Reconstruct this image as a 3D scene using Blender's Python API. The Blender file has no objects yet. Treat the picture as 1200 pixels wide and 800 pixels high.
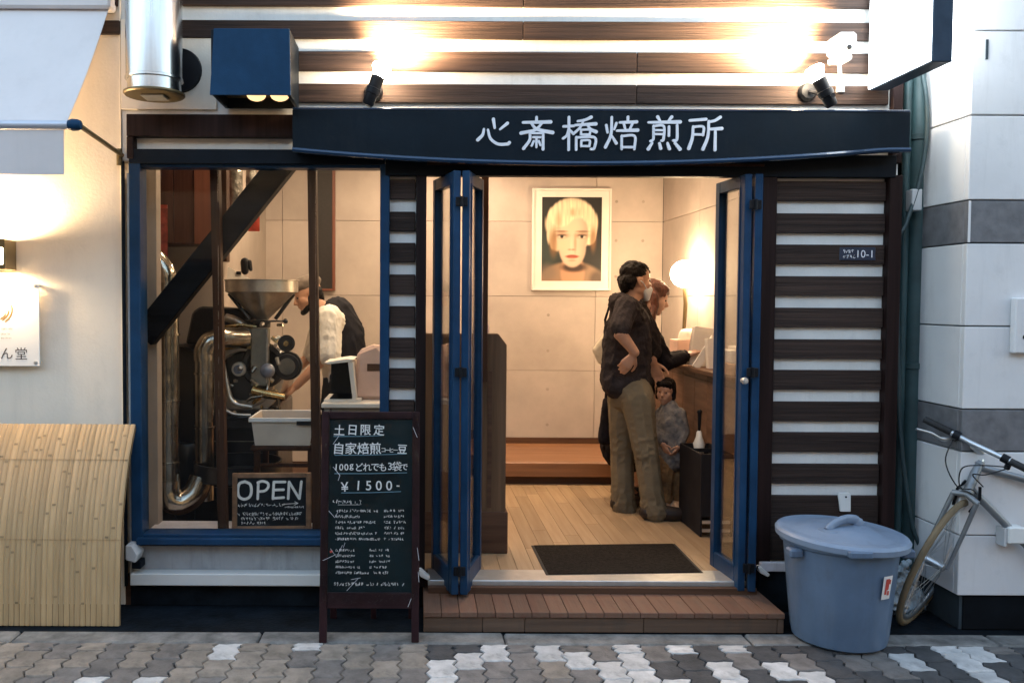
import bpy, bmesh, math, random
from mathutils import Vector, Matrix
from mathutils.noise import noise as pnoise
random.seed(7)
SC = bpy.context.scene
COL = SC.collection
R = math.radians

# ------------------------------------------------------------------ camera
F, CX, CY, CD, CH = 1000.0, 490.0, 389.7, 4.25, 1.53      # focal length and principal point in photo pixels, distance, height
PITCH, ROLL = R(2.1), R(0.25)
cam_d = bpy.data.cameras.new('camera')
cam = bpy.data.objects.new('camera', cam_d)
COL.objects.link(cam)
cam.location = (0, -CD, CH)
CROT = Matrix.Rotation(math.pi / 2 - PITCH, 3, 'X') @ Matrix.Rotation(ROLL, 3, 'Z')
cam.rotation_euler = CROT.to_euler()
cam_d.sensor_width = 36
cam_d.lens = F / 1200 * 36
cam_d.shift_x = (600 - CX) / 1200
cam_d.shift_y = -(400 - CY) / 1200
cam_d.clip_start = 0.05
cam_d.clip_end = 3000
SC.camera = cam

def P(px, py, Y):
    """the point of the place seen at photo pixel px,py on the plane at depth Y"""
    d = CROT @ Vector(((px - CX) / F, -(py - CY) / F, -1))
    t = (Y + CD) / d.y
    return Vector((d.x * t, Y, CH + d.z * t))
def PX(px, Y, py=400): return P(px, py, Y).x
def PZ(py, Y, px=600): return P(px, py, Y).z

# ------------------------------------------------------------------ world, sun, exposure
EXPO = 2.92
LK = 2 ** (1.0 - EXPO)          # lamp powers below were set for exposure 1
SC.view_settings.view_transform = 'Standard'
SC.view_settings.look = 'None'
SC.view_settings.exposure = EXPO
SC.view_settings.gamma = 1.0
W = bpy.data.worlds.new('World'); SC.world = W; W.use_nodes = True
wn = W.node_tree.nodes; wl = W.node_tree.links
sky = wn.new('ShaderNodeTexSky'); sky.sky_type = 'NISHITA'; sky.sun_disc = False
SUN_EL, SUN_ROT = R(11), R(20)
sky.sun_elevation = SUN_EL; sky.sun_rotation = SUN_ROT
sky.ozone_density = 0.2; sky.dust_density = 3.5; sky.air_density = 1.0
bg = wn['Background']; bg.inputs['Strength'].default_value = 0.15
wl.new(sky.outputs[0], bg.inputs[0])
sun_d = bpy.data.lights.new('sun', 'SUN'); sun_d.energy = 0.03; sun_d.angle = R(10); sun_d.color = (1, .9, .78)
sun = bpy.data.objects.new('sun', sun_d); COL.objects.link(sun)
sdir = Vector((math.sin(SUN_ROT) * math.cos(SUN_EL), math.cos(SUN_ROT) * math.cos(SUN_EL), math.sin(SUN_EL)))
sun.rotation_euler = (-sdir).to_track_quat('-Z', 'Y').to_euler()
sun.location = (0, 0, 20)
SC.cycles.use_denoising = True
SC.cycles.max_bounces = 8
SC.cycles.sample_clamp_indirect = 6

# ------------------------------------------------------------------ materials
def srgb(r, g, b):
    f = lambda c: (c / 255 / 12.92) if c / 255 <= .04045 else ((c / 255 + .055) / 1.055) ** 2.4
    return (f(r), f(g), f(b))
MATS = {}
def mat(name, col, rough=.6, metal=0., var=.12, nscale=6., stretch=(1, 1, 1), bump=.0, bscale=None, rnd=.0, col2=None,
        spec=.5, coat=0., emis=None, estr=0., bdist=.01, detail=5, dirt=0., dcol=(.05, .048, .045)):
    m = bpy.data.materials.new(name); m.use_nodes = True
    n, l = m.node_tree.nodes, m.node_tree.links
    b = n['Principled BSDF']
    b.inputs['Roughness'].default_value = rough
    b.inputs['Metallic'].default_value = metal
    b.inputs['Specular IOR Level'].default_value = spec
    b.inputs['Coat Weight'].default_value = coat
    tc = n.new('ShaderNodeTexCoord'); oi = n.new('ShaderNodeObjectInfo')
    ad = n.new('ShaderNodeVectorMath'); ad.operation = 'ADD'
    sc = n.new('ShaderNodeVectorMath'); sc.operation = 'SCALE'; sc.inputs['Scale'].default_value = 17.3
    cb = n.new('ShaderNodeCombineXYZ')
    for i in range(3): l.new(oi.outputs['Random'], cb.inputs[i])
    l.new(cb.outputs[0], sc.inputs[0])
    mp = n.new('ShaderNodeVectorMath'); mp.operation = 'MULTIPLY'; mp.inputs[1].default_value = stretch
    l.new(tc.outputs['Object'], mp.inputs[0])
    l.new(mp.outputs[0], ad.inputs[0]); l.new(sc.outputs[0], ad.inputs[1])
    nz = n.new('ShaderNodeTexNoise'); nz.inputs['Scale'].default_value = nscale; nz.inputs['Detail'].default_value = detail
    nz.inputs['Roughness'].default_value = .62
    l.new(ad.outputs[0], nz.inputs['Vector'])
    mx = n.new('ShaderNodeMix'); mx.data_type = 'RGBA'
    c2 = col2 if col2 else tuple(c * (1 - 2.2 * var) for c in col)
    c1 = col if col2 else tuple(min(1, c * (1 + var)) for c in col)
    mx.inputs['A'].default_value = (*c1, 1); mx.inputs['B'].default_value = (*[max(0, c) for c in c2], 1)
    rp = n.new('ShaderNodeMapRange'); rp.inputs['From Min'].default_value = .3; rp.inputs['From Max'].default_value = .72
    l.new(nz.outputs['Fac'], rp.inputs['Value']); l.new(rp.outputs[0], mx.inputs['Factor'])
    out = mx.outputs['Result']
    if dirt:
        dm = n.new('ShaderNodeVectorMath'); dm.operation = 'MULTIPLY'; dm.inputs[1].default_value = (7, 7, .8)
        l.new(tc.outputs['Object'], dm.inputs[0])
        facs = []
        for vec, sc_, lo_ in ((dm.outputs[0], 1.4, .52), (tc.outputs['Object'], 9., .56)):
            d_ = n.new('ShaderNodeTexNoise'); d_.inputs['Scale'].default_value = sc_; d_.inputs['Detail'].default_value = 7; d_.inputs['Roughness'].default_value = .7
            l.new(vec, d_.inputs['Vector'])
            q_ = n.new('ShaderNodeMapRange'); q_.inputs['From Min'].default_value = lo_; q_.inputs['From Max'].default_value = lo_ + .25; q_.inputs['To Max'].default_value = dirt
            l.new(d_.outputs['Fac'], q_.inputs['Value']); facs.append(q_.outputs[0])
        for fc in facs:
            mm = n.new('ShaderNodeMix'); mm.data_type = 'RGBA'; mm.inputs['B'].default_value = (*dcol, 1)
            l.new(fc, mm.inputs['Factor']); l.new(out, mm.inputs['A']); out = mm.outputs['Result']
    if rnd:
        hs = n.new('ShaderNodeHueSaturation')
        mr = n.new('ShaderNodeMapRange'); mr.inputs['To Min'].default_value = 1 - rnd; mr.inputs['To Max'].default_value = 1 + rnd
        l.new(oi.outputs['Random'], mr.inputs['Value']); l.new(mr.outputs[0], hs.inputs['Value']); l.new(out, hs.inputs['Color'])
        out = hs.outputs[0]
    l.new(out, b.inputs['Base Color'])
    rr = n.new('ShaderNodeMapRange'); rr.inputs['To Min'].default_value = max(0, rough - .08); rr.inputs['To Max'].default_value = min(1, rough + .1)
    l.new(nz.outputs['Fac'], rr.inputs['Value']); l.new(rr.outputs[0], b.inputs['Roughness'])
    if bump:
        bs = n.new('ShaderNodeTexNoise'); bs.inputs['Scale'].default_value = bscale or nscale * 3; bs.inputs['Detail'].default_value = 4
        l.new(ad.outputs[0], bs.inputs['Vector'])
        bp = n.new('ShaderNodeBump'); bp.inputs['Strength'].default_value = bump; bp.inputs['Distance'].default_value = bdist
        l.new(bs.outputs['Fac'], bp.inputs['Height']); l.new(bp.outputs[0], b.inputs['Normal'])
    if emis:
        b.inputs['Emission Color'].default_value = (*emis, 1); b.inputs['Emission Strength'].default_value = estr
    MATS[name] = m
    return m
def glass(name, tint=(1, 1, 1), refl=1.0, rough=0.0, wob=0., haze=0., hazecol=(.6, .7, .8)):
    m = bpy.data.materials.new(name); m.use_nodes = True
    n, l = m.node_tree.nodes, m.node_tree.links
    n.remove(n['Principled BSDF'])
    tr = n.new('ShaderNodeBsdfTransparent'); tr.inputs[0].default_value = (*tint, 1)
    gl = n.new('ShaderNodeBsdfGlossy'); gl.inputs['Roughness'].default_value = rough
    fr = n.new('ShaderNodeFresnel'); fr.inputs['IOR'].default_value = 1.5
    mu = n.new('ShaderNodeMath'); mu.operation = 'MULTIPLY'; mu.inputs[1].default_value = refl
    mx = n.new('ShaderNodeMixShader')
    l.new(fr.outputs[0], mu.inputs[0]); l.new(mu.outputs[0], mx.inputs[0]); l.new(tr.outputs[0], mx.inputs[1]); l.new(gl.outputs[0], mx.inputs[2])
    last = mx.outputs[0]
    if wob:
        tc = n.new('ShaderNodeTexCoord'); nz = n.new('ShaderNodeTexNoise'); nz.inputs['Scale'].default_value = 9; nz.inputs['Detail'].default_value = 3
        mp = n.new('ShaderNodeMapping'); mp.inputs['Scale'].default_value = (3, 3, .8)
        l.new(tc.outputs['Object'], mp.inputs[0]); l.new(mp.outputs[0], nz.inputs['Vector'])
        bp = n.new('ShaderNodeBump'); bp.inputs['Strength'].default_value = wob; bp.inputs['Distance'].default_value = .05
        l.new(nz.outputs['Fac'], bp.inputs['Height']); l.new(bp.outputs[0], gl.inputs['Normal']); l.new(bp.outputs[0], fr.inputs['Normal'])
    if haze:
        df = n.new('ShaderNodeBsdfDiffuse'); df.inputs[0].default_value = (*hazecol, 1)
        m2 = n.new('ShaderNodeMixShader'); m2.inputs[0].default_value = haze
        l.new(last, m2.inputs[1]); l.new(df.outputs[0], m2.inputs[2]); last = m2.outputs[0]
    l.new(last, n['Material Output'].inputs[0])
    MATS[name] = m
    return m

WX = (.35, 9, 9); WZ = (9, 9, .35); WY = (9, .35, 9)
mat('plank_brown', (.056, .034, .026), .7, var=.3, nscale=4.2, stretch=(.4, 20, 20), bump=.5, rnd=.22, col2=(.014, .010, .009), spec=.2)
mat('trim_brown', (.022, .011, .010), .55, var=.25, nscale=3, stretch=WZ, bump=.2, spec=0.12)
mat('post_brown', (.014, .008, .008), .55, var=.25, nscale=3, stretch=WZ, bump=.2, spec=0.12)
mat('white_board', (.70, .70, .68), .75, var=.06, nscale=4, bump=.15, bscale=90, dirt=0.14)
mat('white_board_shaded', (.34, .35, .36), .8, var=.1, nscale=5, bump=.2, bscale=60, dirt=0.4)  # white boards with the weaker sky light under the window put into the colour
mat('opposite_wall', (.10, .085, .075), .85, var=.2, nscale=3, bump=.3)
mat('cream_plaster', (.78, .70, .59), .85, var=.04, nscale=2, bump=.12, bscale=80, dirt=0.1)
mat('backing', (.62, .61, .58), .85, var=.05, nscale=3)
mat('navy_sign', (.0032, .0095, .0165), .42, var=.12, nscale=5, bump=.05, bscale=60, spec=0.12, dirt=0.1)
mat('navy_lip', (.012, .034, .075), .22, metal=.2, var=.1, coat=.4)
mat('lettering_white', (.72, .73, .78), .6, var=.05)
mat('blue_paint', (.012, .044, .100), .33, var=.15, nscale=5, bump=.06, bscale=50, spec=0.12, coat=0, dirt=0.25)
mat('blue_metal', (.008, .042, .098), .45, var=.1, nscale=8, bump=.1, bscale=200, spec=0.12)
mat('black_metal', (.012, .013, .016), .4, var=.2, nscale=8, spec=0.12)
mat('dark_void', (.006, .009, .013), .9, var=.1, spec=0.12)
mat('dark_frame', (.004, .008, .014), .5, var=.15, nscale=6, spec=0.12)
mat('steel', (.55, .56, .57), .22, metal=1, var=.08, nscale=3, stretch=(6, 6, .4), bump=.03, bscale=12)
mat('duct_steel', (.60, .62, .64), .24, metal=1, var=.08, nscale=2, stretch=(6, 6, .4), bump=.06, bscale=7, dirt=0.12)
mat('alu', (.6, .6, .58), .35, metal=.7, var=.08, nscale=12)
mat('sill_white', (.6, .58, .62), .6, var=.1, nscale=6, dirt=0.3)
mat('concrete_in', (.47, .405, .36), .72, var=.10, nscale=1.6, bump=.08, bscale=30, rnd=.05)
mat('concrete_hole', (.36, .31, .27), .8)
mat('wall_grey_in', (.33, .28, .24), .8, var=.1, nscale=2)
mat('ceiling_in', (.5, .45, .4), .8, var=.05)
mat('wood_floor', (.36, .255, .155), .42, var=.2, nscale=2.5, stretch=(12, .6, 12), bump=.06, rnd=.16, col2=(.28, .185, .105))
mat('wood_deck', (.155, .095, .066), .6, var=.2, nscale=2.5, stretch=(14, .7, 14), bump=.25, rnd=.14, col2=(.15, .075, .052), spec=0.12, dirt=0.4)
mat('wood_riser', (.15, .095, .065), .65, var=.25, nscale=3, stretch=WX, bump=.25, rnd=.1, col2=(.09, .058, .042), spec=0.12, dirt=0.4)
mat('wood_bench', (.27, .125, .058), .4, var=.15, nscale=3, stretch=WX, bump=.06)
mat('wood_dark', (.10, .052, .032), .5, var=.2, nscale=2.5, stretch=WX, bump=.1, spec=0.12)
mat('wood_counter', (.17, .09, .055), .45, var=.2, nscale=2.5, stretch=(9, .5, 9), bump=.1, rnd=.1, spec=0.12)
mat('wood_partition', (.15, .085, .048), .5, var=.2, nscale=2.5, stretch=WZ, bump=.1, spec=0.12)
mat('wood_red', (.17, .055, .03), .5, var=.15, nscale=3, stretch=WZ, bump=.1)
mat('wood_cabinet', (.075, .03, .022), .5, var=.2, nscale=3, stretch=WZ, bump=.1, spec=0.12)
mat('wood_mullion', (.055, .024, .013), .5, var=.2, nscale=3, stretch=WZ, bump=.1, spec=0.12)
mat('brace_black', (.007, .007, .009), .6, var=.3, nscale=3, stretch=WX, bump=.2, spec=0.12)
mat('black_mat', (.02, .016, .013), .95, var=.3, nscale=60, bump=.6, bscale=250, spec=0.12)
mat('frame_white', (.78, .74, .68), .5, var=.03)
mat('bamboo', (.50, .335, .175), .55, var=.18, nscale=2.5, stretch=(30, 2, 2), bump=.1, rnd=.13, col2=(.39, .25, .115))
mat('bamboo_node', (.28, .185, .09), .7, var=.2)
mat('awning', (.66, .61, .60), .8, var=.03, nscale=2, bump=.06, bscale=14, dirt=0.06)
mat('awning_bar', (.55, .58, .66), .35, metal=.3, var=.05)
mat('plate_white', (.82, .80, .77), .35, var=.02)
mat('gold', (.55, .33, .10), .35, metal=.6)
mat('ink', (.05, .045, .05), .7)
mat('ink_faint', (.42, .40, .37), .7)
mat('lamp_bronze', (.16, .12, .06), .45, metal=.5)
mat('bulb_warm', (1, .8, .5), emis=(1, .72, .40), estr=40)
mat('bulb_spot', (1, .8, .5), emis=(1, .78, .52), estr=45)
mat('globe', (1, .9, .7), emis=(1, .72, .42), estr=16)
mat('box_bulb', (1, .7, .4), emis=(1, .60, .28), estr=0.22)
mat('downlight', (1, .8, .6), emis=(1, .74, .5), estr=10)
mat('light_panel', (.85, .9, .95), .4, var=.01, emis=(.9, .97, 1), estr=1.6)
mat('sign_frame', (.035, .055, .085), .5, var=.1, nscale=8, spec=0.12)
mat('tile_white', (.68, .675, .68), .45, var=.035, nscale=3, bump=.05, bscale=40, dirt=0.16)
mat('tile_grey', (.15, .15, .16), .6, nscale=14, bscale=22, detail=8, var=0.16, bump=0.25)
mat('grout', (.03, .045, .055), .9)
mat('plinth_black', (.004, .006, .009), .7, var=.2, spec=0.12)
mat('teal_pipe', (.03, .07, .075), .5, var=.2, nscale=4, dirt=0.3)
mat('teal_dark', (.008, .022, .026), .6, var=.2, nscale=4, spec=0.12)
mat('cable', (.03, .055, .06), .5)
mat('asphalt', (.05, .05, .052), .9, var=.2, nscale=30, bump=.5, bscale=200)
mat('mortar', (.05, .047, .045), .95, var=.3, nscale=20)
mat('gutter', (.006, .010, .015), .8, var=.35, nscale=7, bump=.3, bscale=50, spec=0.12)
mat('kerb', (.20, .195, .185), .85, var=.28, nscale=9, bump=.5, bscale=60, rnd=.08, dirt=0.5)
PV = dict(dirt=.45, nscale=11, bump=.5, bscale=110, rnd=.13, rough=.85, bdist=.006)
mat('paver_white', (.52, .51, .50), var=.16, **PV)
mat('paver_tan', (.25, .215, .18), var=.18, **PV)
mat('paver_grey', (.17, .155, .145), var=.2, **PV)
mat('paver_dark', (.06, .06, .063), var=.22, **PV)
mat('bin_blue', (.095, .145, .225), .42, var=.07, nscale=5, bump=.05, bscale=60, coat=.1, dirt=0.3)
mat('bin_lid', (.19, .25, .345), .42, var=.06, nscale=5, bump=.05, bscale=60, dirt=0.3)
mat('sticker_white', (.75, .72, .7), .5)
mat('sticker_red', (.5, .06, .04), .5)
mat('bike_silver', (.55, .57, .58), .3, metal=.85, var=.08)
mat('bike_frame', (.22, .235, .25), .35, metal=.4, var=.06)
mat('rubber', (.012, .013, .015), .7, var=.2)
mat('tyre_tan', (.17, .125, .07), .75, var=.15)
mat('slate', (.007, .018, .022), .55, var=.3, nscale=4, spec=0.12)
mat('board_frame', (.028, .012, .014), .5, var=.25, nscale=4, bump=.15, spec=0.12)
mat('chalk', (.88, .88, .86), .9, nscale=60, var=0.06)
mat('chalk_blue', (.20, .38, .48), .9, var=.1)
mat('sign_wood', (.30, .16, .085), .55, var=.2, nscale=4, stretch=(4, 4, 4), bump=.1)
mat('slate_black', (.010, .013, .018), .6, var=.2, spec=0.12)
mat('plate_navy', (.008, .024, .055), .35, var=.05)
mat('plastic_grey', (.50, .51, .52), .5, var=.06)
mat('plastic_white', (.72, .72, .70), .45, var=.04)
mat('skin', (.50, .27, .17), .5, var=.08, nscale=9, bump=.05, bscale=80)
mat('skin_pale', (.58, .35, .25), .5, var=.06, nscale=9)
mat('hair_black', (.012, .009, .008), .5, var=.4, nscale=8, stretch=(4, 4, 1), bump=.6, bscale=40, spec=0.12)
mat('hair_red', (.13, .035, .015), .45, var=.4, nscale=8, stretch=(9, 9, 1), bump=.6, bscale=50)
mat('hair_grey', (.12, .10, .09), .7, var=.3, nscale=30, bump=.4)
mat('hoodie', (.042, .034, .034), .9, var=.25, nscale=10, bdist=.03, spec=0.12, bump=0.25, bscale=60)
mat('coat', (.014, .012, .015), .9, var=.25, nscale=8, bdist=.02, spec=0.12, bump=0.25, bscale=60)
mat('khaki', (.19, .152, .098), .85, stretch=(1, 1, 2.2), spec=0.12, var=0.12, nscale=3, bump=0.3, bscale=90, bdist=0.006)
mat('shoe', (.022, .013, .010), .5, var=.2)
mat('mask', (.75, .75, .74), .8, var=.03)
mat('shirt_white', (.80, .77, .70), .85, var=.05, nscale=8, bdist=.02, bump=0.2, bscale=60)
mat('vest', (.022, .022, .028), .85, var=.2, nscale=8, bump=.4, bscale=16, spec=0.12)
mat('cap', (.20, .16, .13), .9, var=.2, nscale=20, bump=.3)
mat('bag_canvas', (.68, .58, .42), .85, var=.1, nscale=8, bump=.3)
mat('child_top', (.28, .25, .22), .85, col2=(.04, .05, .07), nscale=14, bump=.4)
mat('child_trousers', (.30, .17, .07), .85, var=.3, nscale=10, bump=.5, bscale=14)
mat('paper_white', (.80, .74, .66), .7, var=.04, nscale=8)
mat('paper_kraft', (.60, .40, .26), .7, var=.08, nscale=8)
mat('paper_pink', (.66, .45, .36), .7, var=.06, nscale=8)
mat('roaster_black', (.012, .011, .012), .35, var=.3, nscale=5, coat=.2)
mat('roaster_steel', (.46, .42, .36), .2, metal=1, nscale=6, bscale=14, var=0.35, bump=0.3)
mat('roaster_bright', (.66, .61, .54), .34, metal=.92, var=.25, nscale=5, bump=.12, bscale=16)
mat('roaster_brass', (.58, .40, .18), .25, metal=1, var=.1)
mat('roaster_plate', (.25, .24, .20), .45, metal=.6, var=.2, nscale=8)
mat('knob_blue', (.13, .15, .20), .2, coat=.6)
mat('tub_plastic', (.62, .54, .45), .35, var=.08, nscale=6)
mat('foil_silver', (.40, .38, .34), .3, metal=.9, var=.3, nscale=14, bump=.8, bscale=18, bdist=.03)
mat('foil_red', (.42, .045, .02), .35, metal=.3, var=.3, nscale=14, bump=.6, bscale=18, bdist=.02)
mat('menu_dark', (.014, .010, .009), .6, var=.3, nscale=30, stretch=(1, 1, 8))
mat('print_eye', (.07, .05, .04), .5)
mat('ladder_dark', (.02, .018, .02), .6, spec=0.12)
mat('poly_bag', (.42, .5, .55), .3, var=.2, nscale=10, bump=.9, bscale=20, bdist=.03)
mat('brush_white', (.8, .76, .68), .6, var=.05)
glass('pane', (.97, .98, .97), .5)
glass('film', (.97, .98, .98), .45, .06, .5)
glass('clear_tub', (.9, .88, .84), 1.0, .1, 0, .35, (.7, .62, .52))

# ------------------------------------------------------------------ mesh builder
class MB:
    def __init__(s): s.v, s.f, s.mi, s.k = [], [], [], 0
    def add(s, vs, fs):
        o = len(s.v); s.v += [Vector(v) for v in vs]
        for f in fs: s.f.append([i + o for i in f]); s.mi.append(s.k)
        return s
    def addbm(s, bm, M=None):
        bm.verts.ensure_lookup_table(); bm.verts.index_update()
        vs = [(M @ v.co if M else v.co.copy()) for v in bm.verts]
        s.add(vs, [[v.index for v in f.verts] for f in bm.faces]); bm.free(); return s
    def box(s, x0, x1, y0, y1, z0, z1, bev=0., M=None):
        x0, x1 = sorted((x0, x1)); y0, y1 = sorted((y0, y1)); z0, z1 = sorted((z0, z1))
        bm = bmesh.new()
        vs = [bm.verts.new((x, y, z)) for x in (x0, x1) for y in (y0, y1) for z in (z0, z1)]
        for f in ((0, 1, 3, 2), (4, 6, 7, 5), (0, 4, 5, 1), (2, 3, 7, 6), (0, 2, 6, 4), (1, 5, 7, 3)): bm.faces.new([vs[i] for i in f])
        if bev: bmesh.ops.bevel(bm, geom=bm.edges[:], offset=min(bev, .45 * min(x1 - x0, y1 - y0, z1 - z0)), segments=1, affect='EDGES')
        return s.addbm(bm, M)
    def prism(s, poly, y0, y1, bev=0., M=None):
        """poly: list of (x,z), extruded y0..y1"""
        bm = bmesh.new()
        a = [bm.verts.new((x, y0, z)) for x, z in poly]; b = [bm.verts.new((x, y1, z)) for x, z in poly]
        n = len(poly)
        bm.faces.new(a); bm.faces.new(b[::-1])
        for i in range(n): bm.faces.new((a[i], b[i], b[(i + 1) % n], a[(i + 1) % n]))
        bmesh.ops.recalc_face_normals(bm, faces=bm.faces[:])
        if bev: bmesh.ops.bevel(bm, geom=bm.edges[:], offset=bev, segments=1, affect='EDGES')
        return s.addbm(bm, M)
    def poly(s, pts):   # one flat face from 3-D points
        return s.add(pts, [list(range(len(pts)))])
    def tube(s, pts, r, n=8, caps=True, flat=1.):
        pts = [Vector(p) for p in pts]; rs = r if isinstance(r, (list, tuple)) else [r] * len(pts)
        o = len(s.v); up = None; vs = []; fs = []
        for i, p in enumerate(pts):
            t = (pts[min(i + 1, len(pts) - 1)] - pts[max(i - 1, 0)]).normalized()
            if up is None:
                up = t.orthogonal().normalized()
            up = (up - t * up.dot(t)).normalized(); sd = t.cross(up)
            for k in range(n):
                a = 2 * math.pi * k / n
                vs.append(p + (up * math.cos(a) + sd * math.sin(a) * flat) * rs[i])
        for i in range(len(pts) - 1):
            for k in range(n):
                a = i * n + k; b = i * n + (k + 1) % n
                fs.append((a, b, b + n, a + n))
        if caps: fs.append(tuple(range(n))[::-1]); fs.append(tuple(range((len(pts) - 1) * n, len(pts) * n)))
        return s.add(vs, fs)
    def lathe(s, prof, c=(0, 0, 0), n=32, M=None, sx=1., sy=1.):
        c = Vector(c); vs = []; fs = []
        for r, z in prof:
            for k in range(n):
                a = 2 * math.pi * k / n
                p = Vector((r * math.cos(a) * sx, r * math.sin(a) * sy, z))
                vs.append((M @ p if M else p) + c)
        for i in range(len(prof) - 1):
            for k in range(n):
                a = i * n + k; b = i * n + (k + 1) % n
                fs.append((a, b, b + n, a + n))
        if prof[0][0] > 1e-5: fs.append(tuple(range(n))[::-1])
        if prof[-1][0] > 1e-5: fs.append(tuple(range((len(prof) - 1) * n, len(prof) * n)))
        return s.add(vs, fs)
    def ball(s, c, r, seg=12, M=None):
        bm = bmesh.new(); bmesh.ops.create_uvsphere(bm, u_segments=seg, v_segments=max(4, seg * 2 // 3), radius=1)
        rv = Vector(r) if isinstance(r, (tuple, list, Vector)) else Vector((r, r, r))
        T = Matrix.Translation(Vector(c)) @ (M.to_4x4() if M else Matrix.Identity(4)) @ Matrix.Diagonal((*rv, 1))
        return s.addbm(bm, T)
    def hull(s, *balls, sub=2):
        bm = bmesh.new()
        for c, r in balls:
            bmesh.ops.create_icosphere(bm, subdivisions=sub, radius=r, matrix=Matrix.Translation(Vector(c)))
        res = bmesh.ops.convex_hull(bm, input=bm.verts[:])
        kill = [e for e in res['geom_interior'] if isinstance(e, bmesh.types.BMVert)] + [e for e in res['geom_unused'] if isinstance(e, bmesh.types.BMVert)]
        bmesh.ops.delete(bm, geom=list(set(kill)), context='VERTS')
        return s.addbm(bm)
    def chain(s, *pr):
        for a, b in zip(pr, pr[1:]): s.hull(a, b)
        return s
    def ribbon(s, pts, w, M, taper=False):
        """flat stroke in local u,v mapped by M (u,v,0)"""
        pts = [Vector((p[0], p[1])) for p in pts]; vs = []; fs = []
        n = len(pts)
        for i, p in enumerate(pts):
            t = pts[min(i + 1, n - 1)] - pts[max(i - 1, 0)]
            t = t.normalized() if t.length > 1e-9 else Vector((1, 0)); q = Vector((-t.y, t.x))
            ww = w * (.65 if taper and i in (0, n - 1) else 1)
            a = p + q * ww / 2; b = p - q * ww / 2
            vs += [M @ Vector((a.x, a.y, 0)), M @ Vector((b.x, b.y, 0))]
        for i in range(n - 1): fs.append((2 * i, 2 * i + 1, 2 * i + 3, 2 * i + 2))
        return s.add(vs, fs)

def wloc(o):
    p = Vector((0, 0, 0))
    while o: p += o.location; o = o.parent
    return p
def tag(o, label=None, cat=None, group=None, kind=None):
    if label: o['label'] = label
    if cat: o['category'] = cat
    if group: o['group'] = group
    if kind: o['kind'] = kind
    return o
def thing(name, label, cat, loc=(0, 0, 0), group=None):
    o = bpy.data.objects.new(name, None); o.empty_display_size = .1; COL.objects.link(o); o.location = loc
    return tag(o, label, cat, group)
def link(name, me, m, parent=None, smooth=None):
    """link a mesh made in world coordinates; its origin goes to its middle"""
    co = [v.co for v in me.vertices]
    lo = Vector([min(c[i] for c in co) for i in range(3)]); hi = Vector([max(c[i] for c in co) for i in range(3)])
    c = (lo + hi) / 2
    me.transform(Matrix.Translation(-c))
    for k in (m if isinstance(m, (list, tuple)) else [m]): me.materials.append(MATS[k])
    if smooth is not None:
        me.shade_smooth(); me.set_sharp_from_angle(angle=R(smooth))
    o = bpy.data.objects.new(name, me); COL.objects.link(o)
    if parent: o.parent = parent
    o.location = c - (wloc(parent) if parent else Vector((0, 0, 0)))
    return o
def obj(name, b, m, parent=None, smooth=None, M=None):
    me = bpy.data.meshes.new(name)
    vs = [M @ v for v in b.v] if M else b.v
    me.from_pydata([tuple(v) for v in vs], [], b.f)
    for p, k in zip(me.polygons, b.mi): p.material_index = k
    me.update()
    return link(name, me, m, parent, smooth)
def B(name, x0, x1, y0, y1, z0, z1, m, parent=None, bev=.003):
    return obj(name, MB().box(x0, x1, y0, y1, z0, z1, bev), m, parent)
def soft(b, voxel=.008, smooth=4, disp=0., dscale=.08, dist=None):
    """one continuous skin over overlapping closed shapes"""
    me = bpy.data.meshes.new('tmp'); me.from_pydata([tuple(v) for v in b.v], [], b.f); me.update()
    o = bpy.data.objects.new('tmp', me); COL.objects.link(o)
    r = o.modifiers.new('r', 'REMESH'); r.mode = 'VOXEL'; r.voxel_size = voxel
    s = o.modifiers.new('s', 'SMOOTH'); s.factor = .5; s.iterations = smooth
    if disp:
        t = bpy.data.textures.new('cl', 'CLOUDS'); t.noise_scale = dscale; t.noise_depth = 2
        d = o.modifiers.new('d', 'DISPLACE'); d.texture = t; d.strength = disp; d.mid_level = .5; d.texture_coords = 'LOCAL'
    dg = bpy.context.evaluated_depsgraph_get(); dg.update()
    out = bpy.data.meshes.new_from_object(o.evaluated_get(dg))
    bpy.data.objects.remove(o); bpy.data.meshes.remove(me)
    out.materials.clear()
    return out
def sobj(name, b, m, parent=None, fold=None, **k):
    me = soft(b, **k)
    if fold:                     # (amplitude, wavelength across, wavelength along, slant, mask function)
        amp, wx, wz, slant, mask = fold
        for v, nv in [(v, v.normal.copy()) for v in me.vertices]:
            c = v.co; a = math.atan2(nv.y, nv.x)
            z = c.z + slant * math.sin(a) * .12
            q = Vector((math.cos(a) * .1 / wx + c.x * .6 / wx, math.sin(a) * .1 / wx + c.y * .6 / wx, z / wz))
            n1 = 1 - abs(pnoise(q)) * 2.2; n2 = pnoise(q * 2.3 + Vector((5, 3, 1)))
            v.co = c + nv * amp * (n1 * .7 + n2 * .35 - .3) * (mask(c) if mask else 1)
        me.update()
    me.shade_smooth()
    return link(name, me, m, parent)
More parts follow.
